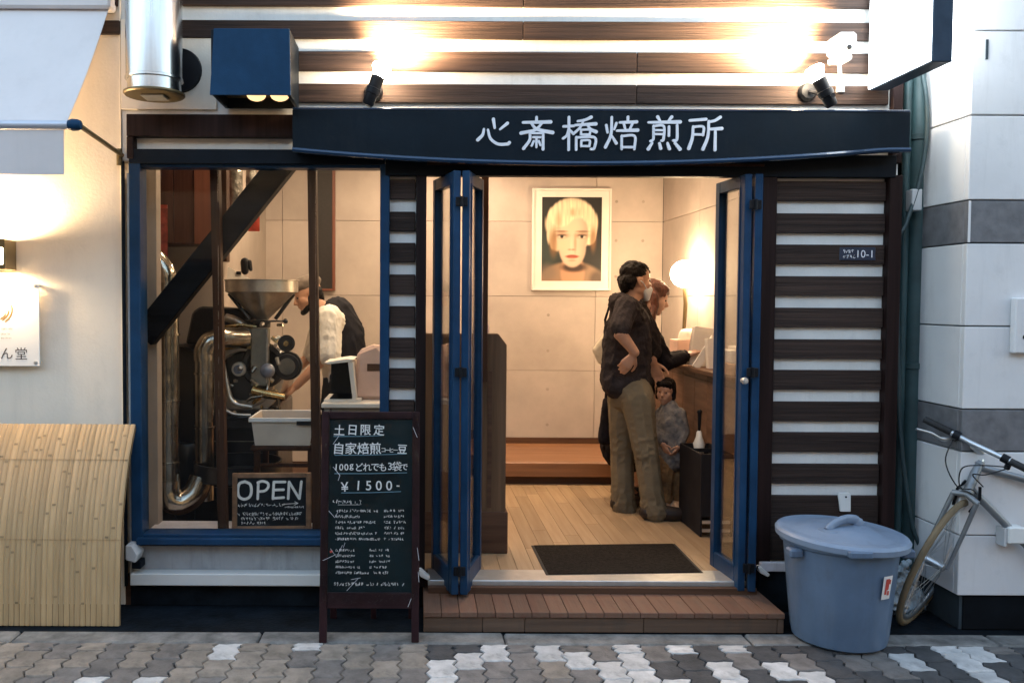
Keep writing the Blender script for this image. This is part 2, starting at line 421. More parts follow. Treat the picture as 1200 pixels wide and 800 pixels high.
def textmesh(s, size, extr=.0, off=0., sx=1., res=4):
    c = bpy.data.curves.new('t', 'FONT'); c.body = s; c.size = size; c.extrude = extr; c.offset = off; c.resolution_u = res
    c.align_x = 'CENTER'; c.align_y = 'CENTER'
    o = bpy.data.objects.new('t', c); COL.objects.link(o)
    dg = bpy.context.evaluated_depsgraph_get(); dg.update()
    me = bpy.data.meshes.new_from_object(o.evaluated_get(dg))
    bpy.data.objects.remove(o); bpy.data.curves.remove(c); me.materials.clear()
    if sx != 1: me.transform(Matrix.Diagonal((sx, 1, 1, 1)))
    # centre on its own box
    xs = [v.co.x for v in me.vertices]; ys = [v.co.y for v in me.vertices]
    me.transform(Matrix.Translation((-(min(xs) + max(xs)) / 2, -(min(ys) + max(ys)) / 2, 0)))
    return me
def frame_M(o, u, v):
    u = Vector(u).normalized(); v = Vector(v); v = (v - u * v.dot(u)).normalized(); n = u.cross(v)
    return Matrix(((u.x, v.x, n.x, o[0]), (u.y, v.y, n.y, o[1]), (u.z, v.z, n.z, o[2]), (0, 0, 0, 1)))
def text(name, s, size, M, at, m, parent, extr=.0, off=0., sx=1., rot=0.):
    me = textmesh(s, size, extr, off, sx)
    me.transform(M @ Matrix.Translation((at[0], at[1], at[2] if len(at) > 2 else 0)) @ Matrix.Rotation(rot, 4, 'Z'))
    return link(name, me, m, parent)
def scribble(b, M, x0, x1, y, h, w, gap=.3, rng=random):
    """a line of small unreadable handwriting"""
    x = x0
    while x < x1:
        cw = h * rng.uniform(.55, .95)
        for _ in range(rng.randint(2, 3)):
            n = rng.randint(2, 4)
            b.ribbon([(x + rng.uniform(0, cw), y + rng.uniform(-.5, .5) * h) for _ in range(n)], w, M)
        x += cw * (1 + gap * rng.random())
        if rng.random() < .08: x += h * .7
ID = Matrix.Identity(4)

# ================================================================== ground
ground = obj('street', MB().box(-300, 300, -300, -1.62, -.3, -.012).box(-300, 300, .3, 300, -.3, -.03), 'asphalt'); tag(ground, kind='structure')
pav = obj('pavement', MB().box(-12, 12, -1.62, -.49, -.3, -.010), 'mortar'); tag(pav, kind='structure')
gut = obj('gutter', MB().box(-12, 12, -.36, .3, -.3, -.004), 'gutter'); tag(gut, kind='structure')
KY0, KY1 = -.485, -.36
kerb = obj('kerb', MB().box(-12, 12, -.49, -.36, -.3, -.012), 'mortar'); tag(kerb, kind='structure')
kx = PX(305, -.42, 752) - 1.11 * 2
while kx < 4.2:
    x1 = kx + 1.11
    o = B('kerb_stone', kx + .004, x1 - .004, KY0, KY1, -.05, .004 + random.uniform(-.002, .003), 'kerb', kerb, .008)
    kx = x1
# wave-edged interlocking pavers: columns of two-tooth blocks
PW, PL, AMP = .118, .172, .0105
def paver_mesh(name, k):
    rng = random.Random(k)
    left = []; N = 8
    for i in range(N + 1):
        t = i / N
        left.append((AMP * (abs(((t * 2) % 1) - .5) * 4 - 1), t * PL))
    g = .003
    pts = [(x + g, y + g * (1 if y == 0 else (-1 if y >= PL - 1e-6 else 0))) for x, y in left]
    top = [(PW * q, PL - g - .005 * math.sin(q * math.pi * 2)) for q in (.33, .66)]
    bot = [(PW * q, g - .005 * math.sin(q * math.pi * 2)) for q in (.66, .33)]
    right = [(x + PW - 2 * g, y) for x, y in pts][::-1]
    loop = pts + [(x + AMP, y) for x, y in top] + right + [(x + AMP, y) for x, y in bot]
    n = len(loop); c = Vector((PW / 2 + AMP / 2, PL / 2))
    vs = []; ins = .004
    for x, y in loop:
        vs.append((x - c.x, y - c.y, -.05))
    for x, y in loop: vs.append((x - c.x, y - c.y, -.005))
    for x, y in loop:
        d = Vector((x - c.x, y - c.y)); d *= 1 - ins / d.length
        vs.append((d.x, d.y, 0))
    fs = [(i, (i + 1) % n, n + (i + 1) % n, n + i) for i in range(n)] + [(n + i, n + (i + 1) % n, 2 * n + (i + 1) % n, 2 * n + i) for i in range(n)]
    fs.append([2 * n + i for i in range(n)])
    me = bpy.data.meshes.new(name); me.from_pydata(vs, [], fs)
    bm = bmesh.new(); bm.from_mesh(me); bmesh.ops.recalc_face_normals(bm, faces=bm.faces[:]); bm.to_mesh(me); bm.free()
    return me
PM = {}
for k in ('paver_white', 'paver_tan', 'paver_grey', 'paver_dark'):
    PM[k] = paver_mesh(k, 1); PM[k].materials.append(MATS[k])
rng = random.Random(21)
nc = 45; x0 = -2.25
for c in range(nc):
    x = x0 + c * PW
    off = (c % 2) * PL / 2 + rng.choice((0, .0, .01))
    y = KY0 - .003 - PL + (off if c % 2 == 0 else off)
    for r_ in range(6):
        yy = y - r_ * PL
        if yy + PL / 2 > KY0 - .02 - PL / 2 + .02:      # would stick under the kerb stone: cut block
            pass
        t = (x + 1.0) / 2.8
        u = rng.random()
        if x < -.75: k = 'paver_tan' if u < .50 else ('paver_grey' if u < .90 else 'paver_white')
        elif x < .0: k = 'paver_tan' if u < .5 else ('paver_white' if u < .66 else 'paver_grey')
        elif x < 1.35: k = 'paver_white' if u < .56 else ('paver_grey' if u < .80 else ('paver_tan' if u < .9 else 'paver_dark'))
        else: k = 'paver_dark' if u < .58 else ('paver_grey' if u < .82 else 'paver_white')
        o = bpy.data.objects.new('paver', PM[k]); COL.objects.link(o); o.parent = pav
        yc = yy + PL / 2
        sy = 1.
        top_edge = yc + PL / 2
        if top_edge > KY0:
            cut = top_edge - KY0 + .002
            sy = (PL - cut) / PL; yc -= cut / 2
            if sy < .12:
                bpy.data.objects.remove(o); continue
        o.scale = (1, sy, 1)
        o.location = Vector((x, yc, .001 + rng.uniform(-.0022, .0022))) - wloc(pav)
        o.rotation_euler = (rng.uniform(-.008, .008), rng.uniform(-.01, .01), 0)

# ================================================================== coffee shop building
shop = thing('coffee_shop', 'small coffee roastery with dark brown planks over white boards and open blue folding doors', 'shop', (.45, 0, 0))
XL, XR = PX(150, 0), PX(1047, 0)
FZ = .15
# backing walls (front face at Y=0)
WX0, WX1 = PX(160, 0), PX(449, 0); WZ0, WZ1 = PZ(640, 0, 300), PZ(190, 0, 300)
DX0, DX1 = PX(498, 0), PX(887, 0); DZ1 = PZ(205, 0)
wall = MB()
wall.box(WX1, XR, 0, .1, DZ1 + .004, 5.2).box(XL - .02, WX1 - .001, 0, .1, WZ1 + .004, 5.2)                         # above
wall.box(XL, WX0, .002, .1, 0, DZ1)                                    # left jamb
obj('front_wall', MB().box(WX0 + .001, WX1 - .001, .002, .1, 0, WZ0), 'white_board_shaded', shop)      # under window
wall.box(WX1, DX0, .002, .1, 0, DZ1)
wall.box(DX1, XR, .002, .1, 0, DZ1)
obj('front_wall', wall, 'white_board', shop)
# planks of the upper wall
YP = -.022
def zrow(py): return PZ(py, YP)
def planks(x0, x1, rows, joints=()):
    xs = [x0, *joints, x1]
    for a, b in rows:
        for q in range(len(xs) - 1):
            B('plank', xs[q] + .001, xs[q + 1] - .001, YP, .0005, zrow(b), zrow(a), 'plank_brown', shop, .003)
pitch = 37.6
up_rows = [(99, 121), (61, 84), (25, 46), (-14, 8)] + [(-14 - pitch * k, 8 - pitch * k) for k in range(1, 5)]
planks(PX(258, YP), PX(1035, YP), up_rows[:2], (PX(742, YP),))
planks(PX(215, YP), PX(1035, YP), up_rows[2:], (PX(610, YP),))
B('plank', PX(105, YP), PX(143, YP), YP, -.001, zrow(42), zrow(26), 'plank_brown', shop)
B('corner_trim', PX(1035, 0) + .001, XR, -.035, .1, DZ1 + .06, 5.2, 'trim_brown', shop)
# right slatted panel
r_rows = [(k, k + 23) for k in (211, 248.5, 285, 322, 359, 396, 432, 469, 505, 542)] + [(579, 655), (187, 197)]
RX0, RX1 = PX(905, YP), PX(1035, YP)
planks(RX0 + .002, RX1 - .002, r_rows)
B('post', PX(886, 0), PX(905, YP), -.05, .11, FZ, DZ1, 'trim_brown', shop)
B('post', PX(1035, YP), XR, -.05, .11, .1, DZ1, 'trim_brown', shop)
B('foundation', PX(888, 0), PX(1035, 0), -.06, -.0, .0, PZ(660, -.06), 'gutter', shop, .006)
B('foundation_ledge', PX(888, 0), PX(925, 0), -.085, -.062, PZ(668, -.08), PZ(657, -.08), 'sill_white', shop, .004)
# narrow slatted panel left of the door
planks(PX(456, YP), PX(487, YP) - .002, [(k, k + 23) for k in (211, 248.5, 285, 322, 359, 396, 432, 469, 505, 542, 579)])
B('post', PX(487, YP), PX(499, YP), -.05, .11, FZ - .04, DZ1, 'post_brown', shop)
# lower left: little band over the window
B('plank', PX(150, -.06), PX(345, -.06), -.06, -.001, PZ(160, -.06, 250), PZ(134, -.06, 250), 'trim_brown', shop)
B('plank', PX(150, -.06), PX(158, -.06), -.06, -.001, PZ(186, -.06, 250), PZ(160, -.06, 250) - .002, 'trim_brown', shop)
B('lintel', PX(152, -.06), PX(450, -.06), -.055, -.001, PZ(192, -.05, 250), PZ(175, -.05, 250), 'dark_frame', shop)
B('lintel', PX(451, -.06), PX(1046, -.06), -.058, -.001, PZ(206, -.058), PZ(180, -.058), 'dark_frame', shop)
B('lintel_trim', DX0 + .005, DX1 - .005, -.066, -.059, PZ(194, -.06), PZ(191, -.06), 'wood_mullion', shop, .001)
# window
win = obj('window_frame', MB()
    .box(PX(152, -.05), PX(165, -.05), -.05, .06, PZ(640, -.05, 160), PZ(190, -.05, 160) - .003, .004)
    .box(PX(445, -.05), PX(456, -.05), -.05, .06, PZ(640, -.05, 160), PZ(190, -.05, 160) - .003, .004)
    .box(PX(165, -.05) + .001, PX(445, -.05) - .001, -.05, .06, PZ(640, -.05), PZ(627, -.05), .004)
    .box(PX(165, -.05) + .001, PX(445, -.05) - .001, -.03, .06, PZ(197, -.05), PZ(191, -.05), .003), 'blue_paint', shop)
B('rail', PX(158, -.07), PX(450, -.07), -.075, -.051, PZ(640, -.07), PZ(632, -.07), 'blue_paint', win, .004)
xs = [PX(165, .02), PX(256, .02), PX(370, .02), PX(446, .02)]
for a, b in zip(xs, xs[1:]):
    B('pane', a + .001, b - .001, .018, .024, PZ(628, .02), PZ(196, .02), 'pane', win, 0)
B('sill', PX(165, .06), PX(446, .06), .061, .34, PZ(632, .06), PZ(628, .06), 'sill_white', shop)
for (tx, bx, w0) in ((252.5, 262, 10), (366, 372, 10)):
    a, b = P(tx, 194, .11), P(bx, 628, .11)
    hw = w0 / 229 / 2
    obj('mullion', MB().prism([(a.x - hw, a.z), (a.x + hw, a.z), (b.x + hw, b.z), (b.x - hw, b.z)], .08, .14), 'wood_mullion', win)
a, b = P(168, 395, .2), P(345, 175, .2)
d = (b - a).normalized(); q = Vector((-d.z, 0, d.x)) * .066
obj('diagonal_brace', MB().prism([(a.x + q.x, a.z + q.z), (b.x + q.x, b.z + q.z), (b.x - q.x, b.z - q.z), (a.x - q.x, a.z - q.z)], .165, .25, .004), 'brace_black', shop)
# wall under the window: ledge
B('ledge', PX(152, -.05), PX(492, -.05), -.075, .001, PZ(686, -.07, 260), PZ(672, -.07, 260), 'backing', shop, .004)
B('foundation', PX(152, 0), PX(496, 0), -.012, .0015, 0, PZ(686, 0, 260), 'gutter', shop, 0)
# interior shell
IX0, IX1, IY1, IZ1 = -1.62, 2.08, 3.04, 2.85
floor = obj('floor', MB().box(IX0 - .1, IX1 + .1, .0, IY1 + .1, -.05, FZ - .006), 'wood_dark', shop)
fx = -.45; rng = random.Random(5)
while fx < IX1 - .02:
    x1 = min(fx + .088, IX1); y = .102; first = True
    while y < IY1:
        y1 = min(IY1, y + (rng.uniform(.25, 1.1) if first else rng.uniform(.9, 1.3))); first = False
        B('floor_board', fx + .0007, x1 - .0007, y + .0007, y1 - .0007, FZ - .02, FZ, 'wood_floor', floor, .0012)
        y = y1
    fx = x1
bw = obj('back_wall', MB().box(IX0 - .1, IX1 + .1, IY1 + .02, IY1 + .15, 0, IZ1 + .1), 'grout', shop)
pz = [FZ] + [PZ(347, IY1) - .635 * k for k in (2, 1)][0:0]
zs = sorted([PZ(347, IY1) + .635 * k for k in range(-3, 4)])
zs = [max(FZ, min(IZ1, z)) for z in zs]; zs = sorted(set(zs)); zs = ([FZ] if zs[0] > FZ else []) + zs + ([IZ1] if zs[-1] < IZ1 else [])
xs = [PX(697, IY1) + 1.335 * k for k in range(-4, 4)]
xs = [IX0] + [x for x in xs if IX0 < x < IX1] + [IX1]
for z0, z1 in zip(zs, zs[1:]):
    if z1 - z0 < .03: continue
    for x0, x1 in zip(xs, xs[1:]):
        pn = B('concrete_panel', x0 + .0015, x1 - .0015, IY1, IY1 + .03, z0 + .0015, z1 - .0015, 'concrete_in', bw, .002)
        for hx in (.3, .7):
            for hz in (.27, .75):
                if x1 - x0 > .5 and z1 - z0 > .4:
                    obj('tie_hole', MB().lathe([(0, 0), (.013, 0), (.013, .002)], (x0 + (x1 - x0) * hx, IY1 - .0008, z0 + (z1 - z0) * hz), 10, Matrix.Rotation(R(90), 3, 'X')), 'concrete_hole', pn)
rw = obj('side_wall', MB().box(IX1 + .03, IX1 + .2, .1, IY1, 0, IZ1 + .1), 'grout', shop)
for z0, z1 in zip(zs, zs[1:]):
    if z1 - z0 < .03: continue
    for y0, y1 in ((.12, 1.2), (1.2, 2.1), (2.1, IY1 - .002)):
        B('concrete_panel', IX1, IX1 + .032, y0 + .002, y1 - .002, z0 + .002, z1 - .002, 'concrete_in', rw, .002)
obj('side_wall', MB().box(IX0 - .15, IX0, .1, IY1 + .1, 0, IZ1 + .1), 'wall_grey_in', shop)
obj('ceiling', MB().box(IX0 - .1, IX1 + .15, .1, IY1 + .15, IZ1, IZ1 + .12), 'ceiling_in', shop)
obj('partition_wall', MB().box(IX0 + .002, -1.30, 1.2, IY1 - .002, FZ, IZ1 - .002), 'wall_grey_in', shop)
B('skirting', -.3, IX1 - .002, IY1 - .02, IY1 - .001, FZ, PZ(512, IY1), 'wood_dark', shop)
# raised wooden step along the back wall
plat = B('bench_step', PX(588, 2.2), 1.86, 2.16, IY1 - .021, FZ + .07, PZ(541, 2.16), 'wood_bench', shop, .006)
B('step_nosing', PX(588, 2.2), 1.86, 2.14, 2.159, PZ(558, 2.15), PZ(542, 2.15), 'wood_bench', shop, .003)
B('kick_board', PX(588, 2.2), 1.86, 2.19, 2.22, FZ, FZ + .069, 'wood_dark', shop)
# threshold and deck
B('threshold', DX0 + .02, DX1 - .02, -.075, .1, FZ - .03, FZ + .003, 'alu', shop, .003)
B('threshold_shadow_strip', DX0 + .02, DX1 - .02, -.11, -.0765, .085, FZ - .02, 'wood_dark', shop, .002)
deck = obj('deck', MB().box(PX(500, -.3), PX(915, -.3), -.33, -.112, 0, .07), 'dark_void', shop)
dx0, dx1 = PX(496, -.36, 720), PX(920, -.36, 720)
nb = 20; w = (dx1 - dx0) / nb
for k in range(nb):
    B('deck_board', dx0 + k * w + .0012, dx0 + (k + 1) * w - .0012, -.362, -.0, .074, .099 + random.uniform(-.0008, .0008), 'wood_deck', deck, .0025)
rx = dx0
for L in (.275, .195, .55, .62, .3):
    r1 = min(dx1, rx + L)
    B('riser_board', rx + .001, r1 - .001, -.352, -.331, .002, .0725, 'wood_riser', deck, .003)
    rx = r1
    if rx >= dx1: break
# folding doors: leaf pairs meeting at a front edge
DT = .036
def leaf(pa, pb, zb, zt, st=.05, bot=.115, top=.06, hinge_at=None, lab=None):
    a, b = Vector((*pa, 0)), Vector((*pb, 0)); L = (b - a).length
    M = frame_M((a.x, a.y, 0), (b - a), (0, 0, 1))
    # local: u along leaf, v up, n normal
    def bx(mb, u0, u1, v0, v1, t=DT, bev=.003): return mb.box(u0, u1, v0, v1, -t / 2, t / 2, bev)
    f = MB(); bx(f, 0, st, zb, zt); bx(f, L - st, L, zb, zt); bx(f, st + .0005, L - st - .0005, zb, zb + bot); bx(f, st + .0005, L - st - .0005, zt - top, zt)
    o = obj('folding_door', f, 'blue_paint', shop, M=M)
    if lab: o['label'] = lab
    g = MB().box(st + .001, L - st - .001, zb + bot + .001, zt - top - .001, -.003, .003)
    obj('pane', g, 'pane', o, M=M)
    e = MB()
    for (u0, u1) in ((st - .006, st + .003), (L - st - .003, L - st + .006)):
        e.box(u0, u1, zb + bot - .004, zt - top + .004, -DT / 2 - .004, -DT / 2 + .001).box(u0, u1, zb + bot - .004, zt - top + .004, DT / 2 - .001, DT / 2 + .004)
    obj('bead', e, 'blue_paint', o, M=M)
    return o
ZB, ZT = .118, DZ1 - .008
apL = P(541, 700, -.19)
l1 = leaf((apL.x - .032, -.185), (apL.x - .125, .15), ZB, ZT, .045)
l2 = leaf((apL.x + .008, -.185), (apL.x + .100, .13), ZB, ZT, .045)
apR = P(868, 695, -.12)
l3 = leaf((apR.x + .005, -.115), (apR.x - .022, .215), ZB, ZT)
l4 = leaf((apR.x + .052, -.125), (apR.x + .092, .20), ZB, ZT)
for (ax, ay, side) in ((apL.x - .012, -.205, l2), (apR.x + .03, -.138, l3)):
    for py in (237, 436, 668):
        z = PZ(py, -.19)
        h = MB().box(ax - .028, ax + .028, ay - .006, ay + .004, z - .022, z + .022, .002)
        h.tube([(ax, ay - .008, z - .025), (ax, ay - .008, z + .025)], .008, 8)
        obj('hinge', h, 'black_metal', side)
k = P(862, 446, -.15)
obj('door_knob', MB().lathe([(0, .02), (.014, .018), (.017, .008), (.012, 0), (.012, -.02)], (apR.x - .012, -.145, k.z), 16, Matrix.Rotation(R(90), 3, 'X')), 'alu', l3, 40)
# inner door post (pinkish edge strip) and end board seen through the left doors
B('inner_post', PX(563, .35), PX(571, .35), .32, .37, FZ + .95, IZ1 - .01, 'wood_mullion', shop)

# ------------------------------------------------------------------ unseen building across the street, added to darken reflections and block low sky
opp = thing('opposite_building', 'unseen dark brick building added across the street behind the viewer', 'building', (0, -9.5, 0))
obj('wall', MB().box(-16, 16, -14, -9.5, 0, 5.6), 'opposite_wall', opp)
for k in range(9):
    for fl_ in (0, 1):
        x0 = -14 + k * 3.2; z0 = .7 + fl_ * 2.6
        f_ = B('window', x0, x0 + 1.6, -9.499, -9.44, z0, z0 + 1.5, 'trim_brown', opp, 0)
        B('pane', x0 + .06, x0 + 1.54, -9.438, -9.43, z0 + .06, z0 + 1.44, 'dark_void', f_, 0)

# ------------------------------------------------------------------ sign board with lettering
sb = thing('sign_board', 'long dark navy shop sign with six white Japanese characters above the doorway', 'sign', P(700, 190, -.1))
YS = -.16
xl, xr = PX(343, YS), PX(1060, YS); zt = PZ(130, YS)
def arc(px):   # lower edge in photo rows
    t = (px - 343) / (1060 - 343)
    return 172 + 17.5 * (1 - abs(2 * t - .92) ** 2.0 if abs(2 * t - .92) < 1 else 0) + (t * 3)
N = 40; low = []
for i in range(N + 1):
    px = 343 + (1060 - 343) * i / N
    low.append((PX(px, YS), PZ(arc(px), YS, px)))
obj('board', MB().prism([(xl, zt), (xr, zt)] + low[::-1], YS, -.061), 'navy_sign', sb)
lip = MB()
lip.tube([(x, YS - .004, z - .004) for x, z in low], .013, 8, True)
obj('lip', lip, 'navy_lip', sb, 40)
B('cap_strip', xl, xr, YS - .004, -.062, zt + .0005, zt + .012, 'navy_lip', sb, .003)
SM = frame_M((0, YS - .001, 0), (1, 0, 0), (0, 0, 1))
# stroke skeletons on a 100 x 100 grid, brush-drawn in a clerical hand: (points, width, flare)
def brush(b, pts, w, M, w0=1., w1=1., n=10):
    """smooth stroke through pts with width factors at start and end"""
    pts = [Vector(p) for p in pts]
    if len(pts) == 2: cs = [pts[0].lerp(pts[1], i / n) for i in range(n + 1)]
    else:
        ext = [2 * pts[0] - pts[1]] + pts + [2 * pts[-1] - pts[-2]]; cs = []
        for i in range(1, len(ext) - 2):
            p0, p1, p2, p3 = ext[i - 1:i + 3]
            for k in range(n):
                t = k / n
                cs.append(.5 * ((2 * p1) + (p2 - p0) * t + (2 * p0 - 5 * p1 + 4 * p2 - p3) * t * t + (3 * p1 - p0 - 3 * p2 + p3) * t ** 3))
        cs.append(pts[-1])
    m = len(cs); L = []; Rr = []
    for i, p in enumerate(cs):
        t = cs[min(i + 1, m - 1)] - cs[max(i - 1, 0)]; t.normalize(); q = Vector((-t.y, t.x)); s = i / (m - 1)
        ww = w / 2 * (w0 * (1 - s) + w1 * s if True else 1)
        L.append(p + q * ww); Rr.append(p - q * ww)
    def cap(c, t, ww):
        q = Vector((-t.y, t.x)); return [c + q * ww * math.cos(a) + t * ww * math.sin(a) for a in (R(30), R(60), R(90), R(120), R(150))]
    te = (cs[-1] - cs[-2]).normalized(); ts = (cs[0] - cs[1]).normalized()
    out = L + cap(cs[-1], te, w / 2 * w1) + Rr[::-1] + cap(cs[0], ts, w / 2 * w0)
    nn = len(out)
    # ladder faces instead of one concave face
    b.n = getattr(b, 'n', 0) + 1; H = .004 + .0004 * b.n
    for z in (0, H):
        pass
    lad = []
    for i in range(m - 1): lad.append((L[i], L[i + 1], Rr[i + 1], Rr[i]))
    e1 = [L[-1]] + cap(cs[-1], te, w / 2 * w1) + [Rr[-1]]; e0 = [Rr[0]] + cap(cs[0], ts, w / 2 * w0) + [L[0]]
    for f in lad + [e1, e0]: b.add([M @ Vector((p.x, p.y, H)) for p in f], [list(range(len(f)))[::-1]])
    rim = [Vector((p.x, p.y)) for p in out]
    for i in range(nn):
        p, r_ = rim[i], rim[(i + 1) % nn]
        b.add([M @ Vector((p.x, p.y, H)), M @ Vector((r_.x, r_.y, H)), M @ Vector((r_.x, r_.y, -.001)), M @ Vector((p.x, p.y, -.001))], [(0, 1, 2, 3)])
GL = {
 'heart': [([(22, 62), (18, 45), (4, 30)], .9, 1.3), ([(34, 60), (42, 34), (64, 18), (92, 18), (98, 22)], .9, 1.3), ([(50, 92), (54, 66)], 1.2, .9), ([(92, 80), (70, 62)], 1.2, .8)],
 'sai': [([(50, 98), (50, 84)], 1, 1), ([(10, 82), (92, 84)], 1, 1.35), ([(34, 80), (52, 62), (98, 52)], .9, 1.4), ([(66, 80), (46, 60), (4, 50)], .9, 1.3), ([(30, 55), (30, 30), (12, 4)], .9, 1.2),
         ([(70, 55), (70, 2)], .9, 1.1), ([(36, 50), (64, 50)], .8, .8), ([(40, 38), (62, 38)], .8, .8), ([(50, 36), (50, 8)], .9, .8), ([(42, 26), (36, 12)], .9, .8), ([(57, 26), (62, 14)], .9, .8)],
 'bridge': [([(2, 70), (34, 72)], 1, 1), ([(18, 98), (18, 0)], 1, 1), ([(18, 66), (12, 44), (1, 34)], .8, 1), ([(20, 60), (32, 48)], .8, 1), ([(84, 98), (66, 90), (44, 86)], 1.2, .8), ([(36, 74), (98, 78)], .9, 1.3),
            ([(62, 90), (52, 68), (36, 52)], .8, 1), ([(72, 76), (82, 62), (99, 54)], .8, 1.3), ([(54, 60), (54, 46)], .8, .8), ([(54, 60), (80, 60), (80, 46)], .8, .8), ([(54, 46), (80, 46)], .8, .8),
            ([(40, 38), (40, 0)], .9, .9), ([(40, 37), (94, 37), (94, 6), (84, 2)], .9, 1), ([(55, 28), (55, 10)], .8, .8), ([(55, 28), (79, 28), (79, 10)], .8, .8), ([(55, 11), (79, 11)], .8, .8)],
 'roast': [([(6, 74), (10, 52)], 1, .9), ([(36, 80), (30, 62)], 1, .8), ([(22, 98), (20, 46), (4, 8)], .9, 1.2), ([(24, 40), (36, 20)], .8, 1.2), ([(70, 99), (70, 86)], 1, .9), ([(46, 82), (96, 84)], .9, 1.2),
           ([(58, 78), (62, 64)], .9, .8), ([(84, 80), (76, 62)], .9, .8), ([(38, 57), (99, 59)], .9, 1.35), ([(52, 42), (52, 2)], .9, .9), ([(52, 41), (90, 41), (90, 2)], .9, .9), ([(52, 8), (90, 8)], .9, .9)],
 'parch': [([(30, 99), (38, 86)], 1.2, .8), ([(72, 99), (62, 86)], 1.2, .8), ([(3, 82), (97, 84)], .9, 1.35), ([(18, 72), (18, 34), (10, 26)], .9, 1), ([(18, 71), (48, 71), (48, 32), (42, 28)], .9, .9), ([(22, 59), (46, 59)], .8, .8), ([(22, 47), (46, 47)], .8, .8),
           ([(64, 70), (64, 42)], .9, .9), ([(88, 74), (88, 32), (78, 28)], .9, 1), ([(14, 20), (3, 2)], .9, 1.3), ([(36, 20), (40, 4)], .9, 1.2), ([(60, 20), (66, 3)], .9, 1.2), ([(82, 21), (97, 2)], .9, 1.35)],
 'place': [([(4, 88), (52, 92)], 1, 1.1), ([(14, 70), (12, 36), (2, 4)], .9, 1.3), ([(14, 69), (44, 69), (44, 44)], .9, .9), ([(14, 46), (44, 46)], .9, .9), ([(94, 98), (78, 88), (60, 84)], 1.2, .9), ([(60, 86), (58, 40), (44, 2)], .9, 1.2),
           ([(60, 62), (99, 64)], .9, 1.3), ([(80, 62), (80, 0)], .9, 1.1)],
}
for cname, px in zip(('heart', 'sai', 'bridge', 'roast', 'parch', 'place'), (578, 628.5, 679, 727.5, 778, 826)):
    cb = MB(); cw, chh = 39 / 244.5, 38.5 / 244.5
    o0 = P(px, 156.5, YS)
    M = SM @ Matrix.Translation((o0.x - cw / 2, o0.z - chh / 2, 0)) @ Matrix.Diagonal((cw / 100, chh / 100, 1, 1))
    for pts, a, b_ in GL[cname]: brush(cb, pts, 8.0, M, a, b_)
    obj('character', cb, 'lettering_white', sb)

# ------------------------------------------------------------------ lit spotlights over the sign
def spotlight(px, py, tipx, tipy, label, aim_px, aim_py, disc_px, watts):
    c = P(px, py, -.15); t = P(tipx, tipy, -.15); d = (t - c).normalized()
    o = thing('spotlight', label, 'spotlight', (c.x, -.02, c.z), 'spotlights over the shop sign')
    dp = P(*disc_px, -.03)
    obj('mount_plate', MB().lathe([(0, .03), (.035, .028), (.045, .012), (.045, 0)], (dp.x, -.0225, dp.z), 20, Matrix.Rotation(R(90), 3, 'X')), 'black_metal', o, 40)
    obj('arm', MB().tube([(dp.x, -.045, dp.z), (dp.x + .01, -.10, dp.z - .02), c - d * .03], .010, 8), 'black_metal', o, 40)
    Z = d.to_track_quat('Z', 'Y').to_matrix()
    obj('housing', MB().lathe([(0, -.085), (.022, -.085), (.028, -.075), (.030, -.03), (.036, -.028), (.036, .0), (.031, .002), (.033, .06), (.028, .06), (.026, .03), (0, .03)], c, 20, Z), 'black_metal', o, 40)
    obj('wing_screw', MB().tube([c + Z @ Vector((.03, 0, -.04)), c + Z @ Vector((.05, 0, -.04))], [.006, .012], 8), 'black_metal', o, 40)
    obj('bulb', MB().lathe([(0, .033), (.024, .034), (.030, .075), (.045, .10), (.045, .112), (.03, .125), (0, .128)], c, 20, Z), 'bulb_spot', o, 50)
    L = bpy.data.lights.new('spot_beam', 'SPOT'); L.energy = watts * LK; L.color = (1, .66, .36); L.spot_size = R(128); L.spot_blend = .9; L.shadow_soft_size = .03
    lo = bpy.data.objects.new('spot_beam', L); COL.objects.link(lo); lo.parent = o
    pos = c + d * .15; lo.location = pos - wloc(o)
    aim = P(aim_px, aim_py, 0)
    lo.rotation_euler = (aim - pos).to_track_quat('-Z', 'Y').to_euler()
spotlight(438, 104, 447, 80, 'small black spotlight shining up beside the blue box lamp', 485, 15, (438, 108), 320)
spotlight(966, 106, 957, 88, 'small black spotlight shining up below the white camera', 885, 12, (946, 108), 430)

# ------------------------------------------------------------------ security camera
c = P(986, 56, -.12)
o = thing('security_camera', 'white box-shaped security camera on the planks above the right spotlight', 'camera', (c.x, -.02, c.z))
obj('body', MB().box(c.x - .045, c.x + .042, -.19, -.055, c.z - .035, c.z + .055, .012), 'plastic_white', o)
obj('lens', MB().lathe([(0, .004), (.010, .003), (.012, 0), (.012, -.03)], (c.x + .004, -.19, c.z - .018), 16, Matrix.Rotation(R(90), 3, 'X')), 'black_metal', o, 40)
obj('lower_housing', MB().box(c.x - .035, c.x + .04, -.15, -.05, c.z - .066, c.z - .036, .008), 'plastic_grey', o)
obj('bracket', MB().tube([(c.x, -.1, c.z - .06), (c.x + .02, -.07, c.z - .10), (c.x + .045, -.024, c.z - .165)], .009, 8).tube([(c.x + .045, -.024, c.z - .15), (c.x + .045, -.026, c.z - .19)], .02, 10), 'plastic_grey', o, 40)

